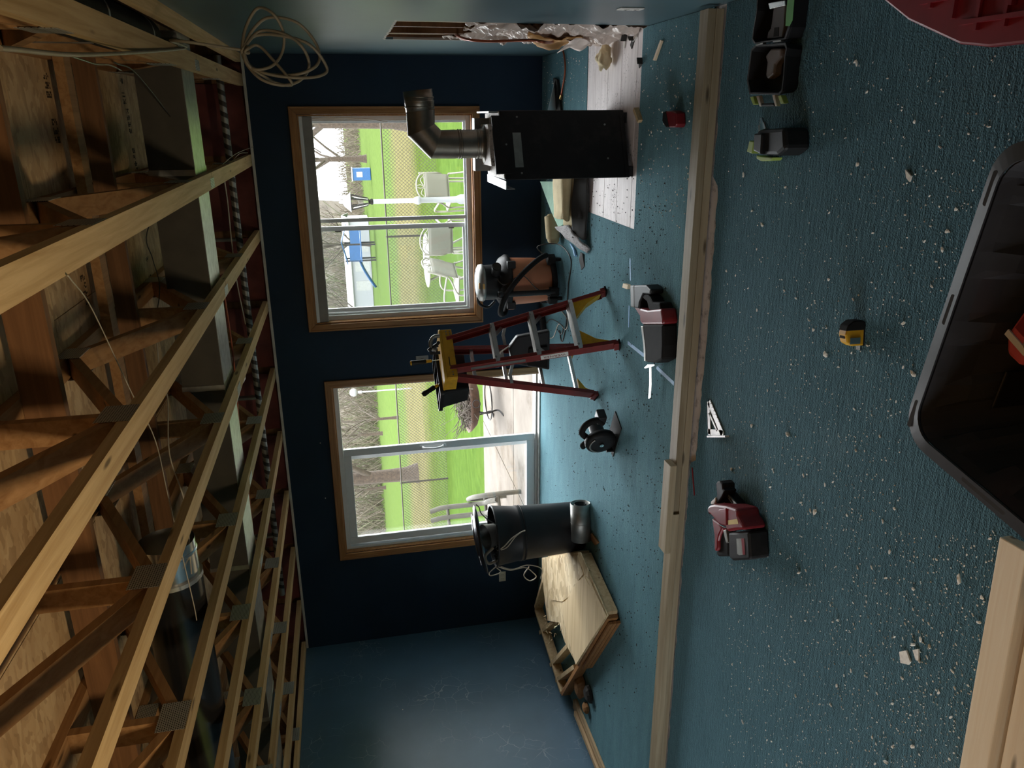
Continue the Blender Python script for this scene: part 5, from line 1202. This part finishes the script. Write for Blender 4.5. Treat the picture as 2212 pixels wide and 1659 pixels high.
# ------------------------------------------------------------------ speed square, pencil, tape measure
K['sqr'] = mat('satin_alloy', (.72, .69, .68), .45, .25)
q = at(1540, 910); sq = thing('speed_square', 'silver triangular speed square lying on the carpet', 'square', (q.x, q.y, 0))
def bar(name, p, r_, w_, z0=.002, z1=.006, mt=None): 
    a, c_ = at(*p, z1)-sq.location, at(*r_, z1)-sq.location
    return MB().beam((a.x, a.y, (z0+z1)/2), (c_.x, c_.y, (z0+z1)/2), w_, z1-z0).build(name, mt or K['sqr'], sq)
bar('straight_edge', (1530, 868), (1532, 938), .026); bar('long_edge', (1531, 868), (1560, 938), .036); bar('base_edge', (1529, 933), (1562, 936), .030)
bar('inner_bar', (1531, 892), (1549, 932), .012); bar('fence', (1527, 943), (1566, 943), .009, .0, .022)
for k in range(8):
    t = (k+.6)/9; x = 1530+32*t; y = 868+68*t; bar('tick_mark', (x+1.5, y), (x+4.2, y-1.2), .0022, .0061, .0068, K['chip'])
tag(MB().cyl(at(1495, 1010, .004), at(1500, 1070, .004), .0038, n=6).build('pencil', K['red']), 'red carpenter pencil lying beside the plate', 'pencil')
q = at(1868, 722); tm = thing('tape_measure', 'yellow and black tape measure on the foreground carpet', 'tape measure', (q.x, q.y+.02, 0), math.radians(8))
prof = [(-.042, .0), (.038, .0), (.045, .012), (.045, .045), (.030, .066), (.0, .074), (-.03, .066), (-.042, .045)]
Mz = Matrix(((1, 0, 0, 0), (0, 0, -1, 0), (0, 1, 0, .001), (0, 0, 0, 1)))
MB().prism(prof, -.022, .022, Mz).build('case', K['yellow'], tm, bevel=.005)
MB().prism([(.012, -.001), (.04, -.001), (.047, .012), (.047, .046), (.031, .068), (.012, .073)], -.0235, .0235, Mz).build('rubber_grip', K['rubber'], tm, bevel=.004)
MB().prism([(-.044, -.001), (.04, -.001), (.04, .006), (-.044, .006)], -.023, .023, Mz).build('base_strip', K['black'], tm, bevel=.002)
MB().bx(-.060, -.041, -.012, .012, .008, .0095).bx(-.061, -.0595, -.012, .012, .0, .0095).build('blade_hook', K['steel'], tm)
MB().bx(-.03, .0, -.014, .014, .070, .075, rot3(0, .25, 0, (-.004, 0, -.004))).build('lock_button', K['chip'], tm, bevel=.002)
MB().bx(-.034, -.012, -.026, -.023, .02, .06).build('belt_clip', K['steel'], tm)
# ------------------------------------------------------------------ black tote
tt = thing('storage_tote', 'large open black plastic tote in the foreground corner', 'tote', (-.452, 1.232, 0), -.185)
def tring(w_, d_, r_, z, rib):
    out = []
    for i, (x, y) in enumerate(rrect(w_, d_, r_, 5)): out.append((x, y, z))
    return out
def ribbed(w_, d_, r_, z, amp):
    """rounded rectangle with vertical flutes"""
    P = []; n = 44
    for sx_, ln in ((0, w_), (1, d_), (2, w_), (3, d_)):
        m_ = 26 if sx_ % 2 == 0 else 18
        for k in range(m_):
            t = k/m_; s = -ln/2+r_+(ln-2*r_)*t; ph = ((s+ln/2)/(.16)) % 1
            o = amp if .22 < ph < .62 else 0
            if sx_ == 0: P.append((s, -d_/2+o, z))
            elif sx_ == 1: P.append((w_/2-o, s, z))
            elif sx_ == 2: P.append((-s, d_/2-o, z))
            else: P.append((-w_/2+o, -s, z))
        cx, cy, a0 = [(w_/2-r_, -d_/2+r_, -R90), (w_/2-r_, d_/2-r_, 0), (-w_/2+r_, d_/2-r_, R90), (-w_/2+r_, -d_/2+r_, 2*R90)][sx_]
        for k in range(6): a = a0+R90*k/6; P.append((cx+r_*math.cos(a), cy+r_*math.sin(a), z))
    return P
TW, TD = .74, .52; K['tote'] = mat('tote_black', (.045, .046, .051), .33, var=.1, dirt=(.10, .10, .105), dscale=5, damt=.25)
loft([ribbed(TW-.20, TD-.20, .05, .003, .0), ribbed(TW-.185, TD-.185, .05, .02, .012), ribbed(TW-.09, TD-.09, .06, .30, .014), ribbed(TW-.075, TD-.075, .06, .36, .002), ribbed(TW-.06, TD-.06, .07, .392, .0)], True).build('tub', K['tote'], tt, solid=.004)
rimb = MB(); r1, r2 = rrect(TW, TD, .085, 7), rrect(TW-.065, TD-.065, .065, 7); n = len(r1)
V = [(x, y, .395) for x, y in r1]+[(x, y, .400) for x, y in r2]+[(x, y, .362) for x, y in r1]
rimb.add(V, [(k, (k+1) % n, n+(k+1) % n, n+k) for k in range(n)]+[(k, 2*n+k, 2*n+(k+1) % n, (k+1) % n) for k in range(n)])
rm = rimb.build('rim', K['tote'], tt, solid=.004)
for x in (-.30, -.02, .26): MB().prism(rrect(.075, .012, .005), .3965, .4002, Matrix.Translation((x, TD/2-.018, .0))).build('rim_slot', K['chip'], rm)
MB().prism(rrect(.012, .13, .005), .3965, .4002, Matrix.Translation((-TW/2+.018, -.02, .0))).build('rim_slot', K['chip'], rm)
for x, y, sx_, sy_ in ((-.05, TD/2-.10, .1, .008), (-.25, TD/2-.10, .1, .008)): MB().bx(x, x+sx_, y, y+sy_, .10, .26, rot3()).build('wall_step', K['black'], tt, bevel=.004)
tbg = thing('tool_bag', 'limp black tool bag lying in the bottom of the black tote', 'bag', (-.43, 1.28, .022), -.185)
MB().prism(rrect(.36, .22, .06), .0, .15).build('bag_body', K['rubber'], tbg, bevel=.03); MB().tube(bez([(-.1, -.02, .145), (0, -.03, .175), (.1, -.02, .145)], 5), .009, 8).build('bag_handle', K['rubber'], tbg)
q = at(2204, 726, .28)
im = thing('impact_driver', 'pinkish red power tool lying inside the black tote', 'power tool', (q.x, q.y-.03, .175), -.5)
MB().prism([(-.06, -.02), (-.035, -.05), (.06, -.045), (.08, .02), (.05, .055), (-.03, .05), (-.065, .02)], 0.0, .115).build('housing', mat('pink_red_plastic', (.62, .10, .12), .35), im, bevel=.012)
MB().cyl((-.02, -.03, .07), (-.05, -.085, .055), .028, .022, 18).build('chuck', K['galv_dull'], im); MB().bx(-.03, -.015, -.02, .05, .1155, .120).build('rail_highlight', K['white'], im)
MB().bx(.0, .05, .01, .04, .1155, .119).build('latch', K['red'], im); MB().cyl((.0, -.015, .112), (.0, -.015, .124), .014, n=14).build('dial', K['steel'], im)
MB().bx(-.08, -.058, -.03, .0, .01, .07).build('battery_tab', K['black'], im, bevel=.004)
MB().bx(.03, .13, -.04, .04, .005, .07).build('battery', K['black'], im, bevel=.008)
# ------------------------------------------------------------------ red tote by the wall with the hole
rt = thing('red_tote', 'red plastic tote with a ribbed lid against the wall', 'tote', (.305, 1.66, 0))
ply = [(.15, -.42), (.15, .33), (.12, .36), (-.02, .34), (-.085, .22), (-.155, .03), (-.168, -.06), (-.168, -.38), (-.13, -.42)]
ply = ccw(ply)
def sc(q, k): return [(x*k, y*k) for x, y in q]
MB().prism(sc(ply, .93), .003, .285).build('tub', K['red'], rt, bevel=.012)
ld2 = MB().prism(ply, .285, .31).build('lid', K['red'], rt, bevel=.006)
def lid_left(y): return -.145 if y < -.02 else -.145+(y+.02)*.40 if y < .22 else -.05+(y-.22)*.55
for x, y1 in ((-.11, .03), (-.05, .18), (.01, .28), (.07, .31), (.12, .31)): MB().bx(x-.005, x+.005, -.39, y1, .3102, .322).build('lid_rib', K['red'], ld2)
for y in (-.34, -.26, -.18, -.10, -.02, .06, .14, .22, .29): MB().bx(lid_left(y)+.015, .14, y-.005, y+.005, .3102, .320).build('lid_rib', K['red'], ld2)
MB().bx(-.09, .10, -.2, -.192, .3102, .326).bx(-.09, .10, -.12, -.112, .3102, .326).build('lid_panel_edge', K['red'], ld2)
# ------------------------------------------------------------------ fresh lumber in the near corner
zb = .076; a = at(2160, 1140, zb); c = at(2070, 1659, zb); ang = math.atan2(a.y-c.y, a.x-c.x)
lm = Vector((c.x, c.y, 0)); Ml_ = Matrix.Translation(lm) @ Matrix.Rotation(ang, 4, 'Z')
def board(x0, x1, y0, y1, z0, z1, label, mt='fresh'):
    o = MB().bx(x0, x1, y0, y1, z0, z1).build('lumber_board', K[mt], None, bevel=.003); o.matrix_world = Ml_; return tag(o, label, 'lumber')
board(-1.0, .76, -.092, -.003, .0385, .076, 'fresh pine board on top, beside the black tote')
board(-1.0, .74, -.089, -.001, .0005, .038, 'fresh pine board underneath the top one near the tote')
board(-1.0, .62, -.24, -.108, .0005, .05, 'second fresh pine board lying nearest the camera')
# ------------------------------------------------------------------ open tool case, drill, small red tool
def tray(parent, pts, z1, name, th=.006, depth=.075):
    L = parent.location; q = ccw([(at(x, y, z1).x-L.x, at(x, y, z1).y-L.y) for x, y in pts]); n = len(q); cx = sum(p[0] for p in q)/n; cy = sum(p[1] for p in q)/n
    def rg(k, z): return [((x-cx)*k+cx, (y-cy)*k+cy, z) for x, y in q]
    return loft([rg(.93, z1-depth), rg(1.0, z1-.012), rg(1.03, z1-.012), rg(1.03, z1), rg(.955, z1), rg(.88, z1-depth+.006)], True, True).build(name, K['black'], parent, bevel=.002)
q = at(1660, 110); ca = thing('tool_case', 'open black tool case with lime latches on the carpet', 'tool case', (q.x, q.y, 0))
c = crop(1600, 0, 4.608)
tray(ca, c((105, 500), (145, 455), (440, 430), (455, 480), (440, 560), (425, 780), (410, 900), (380, 935), (90, 930), (65, 800)), .078, 'case_base')
tray(ca, c((165, -60), (520, -60), (480, 270), (440, 385), (140, 430), (115, 390), (125, 300), (160, 100)), .078, 'case_lid')
for (x0, y0, x1, y1) in ((150, 450, 220, 432), (320, 415, 400, 405)): slab('hinge', K['galv_dull'], ca, c((x0, y0-8), (x1, y1-8), (x1, y1+8), (x0, y0+8)), .066, .080)
slab('lid_insert', mat('grey_insert', (.12, .11, .105), .6), ca, c((325, 90), (440, 60), (430, 250), (410, 370), (260, 385), (270, 320), (300, 280)), .01, .05, .003)
slab('insert_window', K['chip'], ca, c((335, 275), (380, 270), (375, 360), (325, 365)), .05, .0512)
slab('clip', K['steel'], ca, c((270, 30), (440, 0), (445, 55), (285, 95)), .03, .058, .003)
slab('lid_label', K['green2'], ca, c((470, -40), (535, -40), (515, 200), (485, 260), (445, 260), (450, 150)), .0785, .0795)
o = slab('bit_bundle', mat('clear_bag', (.20, .17, .16), .3), ca, c((300, 480), (400, 480), (400, 560), (340, 640), (330, 740), (265, 790), (245, 760), (260, 620), (240, 560)), .01, .048, .008)
for (x0, y0, x1, y1) in ((90, 965, 145, 1045), (365, 955, 430, 1035)): slab('latch', K['green'], ca, c((x0, y0), (x0+35, y0-8), (x1, y1-10), (x0+32, y1)), .05, .072, .002)
for (x0, y0, x1, y1) in ((150, 955, 200, 1060), (310, 945, 355, 1058)): slab('handle_arm', K['white'], ca, c((x0, y0), (x0+28, y0-4), (x1+6, y1), (x1-14, y1)), .045, .062, .002)
slab('handle_bar', K['soot'], ca, c((200, 1030), (325, 1025), (335, 1058), (205, 1062)), .045, .062, .004)
q = at(1655, 305); dl = thing('cordless_drill', 'black and lime cordless drill standing beside the tool case', 'drill', (q.x, q.y, 0))
slab('motor_housing', K['black'], dl, c((170, 1290), (430, 1270), (445, 1480), (360, 1550), (170, 1540), (130, 1360)), .003, .11, .015)
slab('battery', K['black'], dl, c((130, 1330), (210, 1330), (200, 1540), (120, 1500)), .003, .125, .006)
slab('side_panel', K['green'], dl, c((85, 1400), (128, 1410), (112, 1530), (58, 1510)), .02, .10, .003)
slab('base_panel', K['green'], dl, c((155, 1545), (210, 1560), (320, 1568), (300, 1598), (200, 1605), (155, 1580)), .004, .05, .003)
a, e = at(1651, 284, .07)-dl.location, at(1645, 255, .07)-dl.location
MB().cyl((a.x, a.y, .07), (a.x*.5+e.x*.5, a.y*.5+e.y*.5, .07), .022, .018, 16).cyl((a.x*.5+e.x*.5, a.y*.5+e.y*.5, .07), (e.x, e.y, .07), .014, .006, 12).build('chuck', K['steel'], dl)
c7 = crop(1400, 60, 6.38); q = at(1447, 258); rd = thing('small_battery_tool', 'small dark red battery pack on the carpet near the plate', 'battery', (q.x, q.y, 0))
slab('shell', K['red'], rd, c7((235, 1150), (330, 1140), (380, 1170), (390, 1330), (370, 1375), (280, 1375)), .002, .055, .006)
slab('terminal_end', K['black'], rd, c7((200, 1160), (240, 1145), (285, 1375), (240, 1375), (190, 1290)), .002, .058, .006)
# ------------------------------------------------------------------ marks and scraps on the far carpet
def tape_line(pts, label, wd=.018):
    P = [at(x, y, .0012) for x, y in pts]; b = MB()
    for a, c_ in zip(P, P[1:]): b.beam(a, c_, wd, .0012)
    tag(b.build('blue_tape', K['blue']), label, 'tape')
tape_line([(1361, 558), (1362, 606)], 'blue tape strip on the carpet above the saw battery')
tape_line([(1359, 660), (1358, 707)], 'blue tape strip on the carpet beside the saw handle')
tape_line([(1356, 740), (1391, 768)], 'pale blue tape strip slanting towards the saw boot', .024)
tape_line([(1418, 793), (1456, 829)], 'pale blue tape strip between the saw blade and the plate', .024)
scrap('wood_block', 'tiny pine block next to the saw battery', 'wood scrap', ((1346, 612), (1356, 615), (1355, 625), (1344, 621)), .0005, .02, K['fresh'])
scrap('wood_sliver', 'yellow pine sliver on the dark carpet near the wall', 'wood scrap', ((1426, 86), (1429, 88), (1414, 131), (1410, 130)), .0005, .012, K['fresh'])
scrap('plaster_flake', 'big square white plaster flake on the left foreground carpet', 'plaster flake', ((1942, 1408), (1957, 1405), (1966, 1430), (1962, 1436), (1945, 1432)), .0005, .006, K['crumb'])
scrap('plaster_flake', 'pointed white plaster flake beside the square one', 'plaster flake', ((1971, 1404), (1983, 1402), (1984, 1428), (1978, 1426)), .0005, .006, K['crumb'])
scrap('plaster_flake', 'kite-shaped cream flake near the black tote corner', 'plaster flake', ((1955, 366), (1968, 381), (1964, 393), (1957, 384)), .0005, .006, K['crumb'])
# loose crumbs
rng = random.Random(21)
crumbs = []
for s in range(5):
    b = MB().ball((0, 0, 0), .5, (1, rng.uniform(.5, .9), rng.uniform(.35, .6)), 6); b.v = [tuple(Vector(p)*rng.uniform(.7, 1.25)) for p in b.v]; b.s = [False]*len(b.s); crumbs.append(b.mesh('plaster_crumb', K['crumb']))
chips = []
for s in range(3):
    b = MB().ball((0, 0, 0), .5, (1, rng.uniform(.35, .7), .3), 6); b.v = [tuple(Vector(p)*rng.uniform(.7, 1.3)) for p in b.v]; b.s = [False]*len(b.s); chips.append(b.mesh('dark_chip', K['chip']))
def blocked(x, y):
    if x > 1945 and 330 < y < 1140 and (y > 880 or x > 2150-(y-325)*.36): return True
    if x > 2070 and y > 1130 and x > 2160-(y-1140)*.175: return True
    if 1520 < x < 1645 and 1035 < y < 1215: return True
    if 1600 < x < 1725 and y < 355: return True
    if x > 1895 and y < 110: return True
    if 1825 < x < 1890 and 680 < y < 745: return True
    if 1520 < x < 1570 and 855 < y < 950: return True
    return False
LMK = [(tm.location.x, tm.location.y, 'tape measure'), (nl_.location.x, nl_.location.y, 'red nail gun'), (sq.location.x, sq.location.y, 'speed square'), (at(1955, 1420).x, at(1955, 1420).y, 'square plaster flake'), (at(2110, 1560).x, at(2110, 1560).y, 'fresh lumber'), (at(1960, 385).x, at(1960, 385).y, 'kite-shaped flake'), (at(1950, 950).x, at(1950, 950).y, 'corner of the black tote'), (dl.location.x, dl.location.y, 'cordless drill'), (rt.location.x-.2, rt.location.y+.3, 'red tote'), (at(2030, 700).x, at(2030, 700).y, 'long rim of the black tote'), (at(2140, 1180).x, at(2140, 1180).y, 'lumber end under the black tote'), (at(1800, 1640).x, at(1800, 1640).y, 'bottom edge of the carpet in view'), (at(1700, 560).x, at(1700, 560).y, 'plate side facing the saw'), (at(1660, 1600).x, at(1660, 1600).y, 'left end of the floor plate')]
n = 0
while n < 230:
    x = rng.uniform(1570, 2200); y = rng.uniform(120, 1655)
    if rng.random() > (.18+.82*min(1, max(0, (y-150)/1250)))*(.45+.55*(x-1570)/630) or blocked(x, y): continue
    p = at(x, y); s = min(.034, .0075+.006*rng.expovariate(1.0))
    o = bpy.data.objects.new('plaster_crumb', rng.choice(crumbs)); COL.objects.link(o); o.location = (p.x, p.y, s*.2); o.scale = (s, s*rng.uniform(.6, 1), s*.8); o.rotation_euler = (0, 0, rng.uniform(0, 6))
    lm_ = min(LMK, key=lambda e: (e[0]-p.x)**2+(e[1]-p.y)**2)
    tag(o, ('chunky' if s > .019 else 'middling' if s > .011 else 'tiny')+' pale plaster crumb nearest the '+lm_[2], 'crumb', 'plaster crumbs near the '+lm_[2]); n += 1
LM2 = [(cs.location.x, cs.location.y, 'circular saw'), (rs.location.x, rs.location.y, 'reciprocating saw'), (base.x, base.y, 'step ladder'), (dm.location.x, dm.location.y, 'black drum'), (-.67, 5.0, 'bare hearth boards'), (-3.5, 4.3, 'hearth platform corner'), (vc.location.x, vc.location.y, 'shop vacuum')]
n = 0
while n < 60:
    x = rng.uniform(1195, 1425); y = rng.uniform(420, 1600)
    p = at(x, y)
    if p.x < -4.6 or (p.x < -2.6 and p.y > 4.9 and p.x+.0 < -3.2) or (rs.location-p).length < .45 or (cs.location-p).length < .25 or abs(p.x-base.x) < .5 and abs(p.y-base.y) < .6 or (p-dm.location).length < .45 or p.y > 6.5 or (p-vc.location).length < .4: continue
    s = rng.uniform(.008, .02)
    o = bpy.data.objects.new('dark_chip', rng.choice(chips)); COL.objects.link(o); o.location = (p.x, p.y, s*.15); o.scale = (s*1.2, s*.7, s); o.rotation_euler = (0, 0, rng.uniform(0, 6))
    lm_ = min(LM2, key=lambda e: (e[0]-p.x)**2+(e[1]-p.y)**2)
    tag(o, 'small dark chip on the carpet nearest the '+lm_[2], 'chip', 'dark chips near the '+lm_[2]); n += 1
b = MB(); c2 = MB(); d2 = MB()
def dust(b, p, s):
    a = rng.uniform(0, 6.28); ca_, sa = math.cos(a)*s, math.sin(a)*s; z = .0006
    b.add([(p.x+ca_, p.y+sa, z), (p.x-sa, p.y+ca_, z), (p.x-ca_*.7, p.y-sa*.9, z), (p.x, p.y, z+s*.8)], [(0, 1, 3), (1, 2, 3), (2, 0, 3)])
k = 0
while k < 2600:
    x = rng.uniform(1560, 2210); y = rng.uniform(60, 1658)
    if rng.random() > .12+.88*(max(0, (y-100)/1550))**1.2 or blocked(x, y): continue
    dust(b, at(x, y), rng.uniform(.0016, .005)); k += 1
for k in range(1100):
    x = rng.uniform(1180, 1440); y = rng.uniform(380, 1500); p = at(x, y)
    if p.y < D-.05 and p.x > XL+.1: dust(c2, p, rng.uniform(.003, .0085))
for k in range(420):
    p = Vector((rng.uniform(-.6, .44), rng.choice((rng.uniform(5.6, 6.8), rng.uniform(3.7, 4.5))), 0)); dust(d2, p, rng.uniform(.003, .009))
for bb_, mt, nm, lab in ((b, K['crumb'], 'plaster_dust', 'fine pale plaster dust scattered over the foreground carpet'), (c2, K['chip'], 'dark_grit', 'fine dark grit scattered over the far carpet'), (d2, K['crumb'], 'corner_dust', 'white dust specks on the carpet round the hearth boards')):
    o = bb_.build(nm, mt); o['kind'] = 'stuff'; tag(o, lab, 'debris')
# ------------------------------------------------------------------ unseen fill lamp added behind the camera to brighten the ceiling
wk = thing('fill_lamp', 'unseen fill lamp added low behind the camera to brighten the ceiling', 'lamp', (-1.6, -.35, 0))
for x in (-.24, .24): MB().bx(x-.015, x+.015, -.22, .22, .001, .02).bx(x-.015, x+.015, -.015, .015, .02, .33).build('stand', K['yellow'], wk)
MB().bx(-.28, .28, -.28, .28, .30, .40).bx(-.28, .28, .265, .28, .40, .515).bx(-.28, .28, -.28, -.265, .40, .515).bx(-.28, -.265, -.265, .265, .40, .515).bx(.265, .28, -.265, .265, .40, .515).build('lamp_head', K['black'], wk)
MB().tube(bez([(0, -.27, .35), (.1, -.5, .1), (.4, -.9, .006), (.9, -1.3, .006)], 6), .005, 6).build('lamp_lead', K['cabled'], wk)
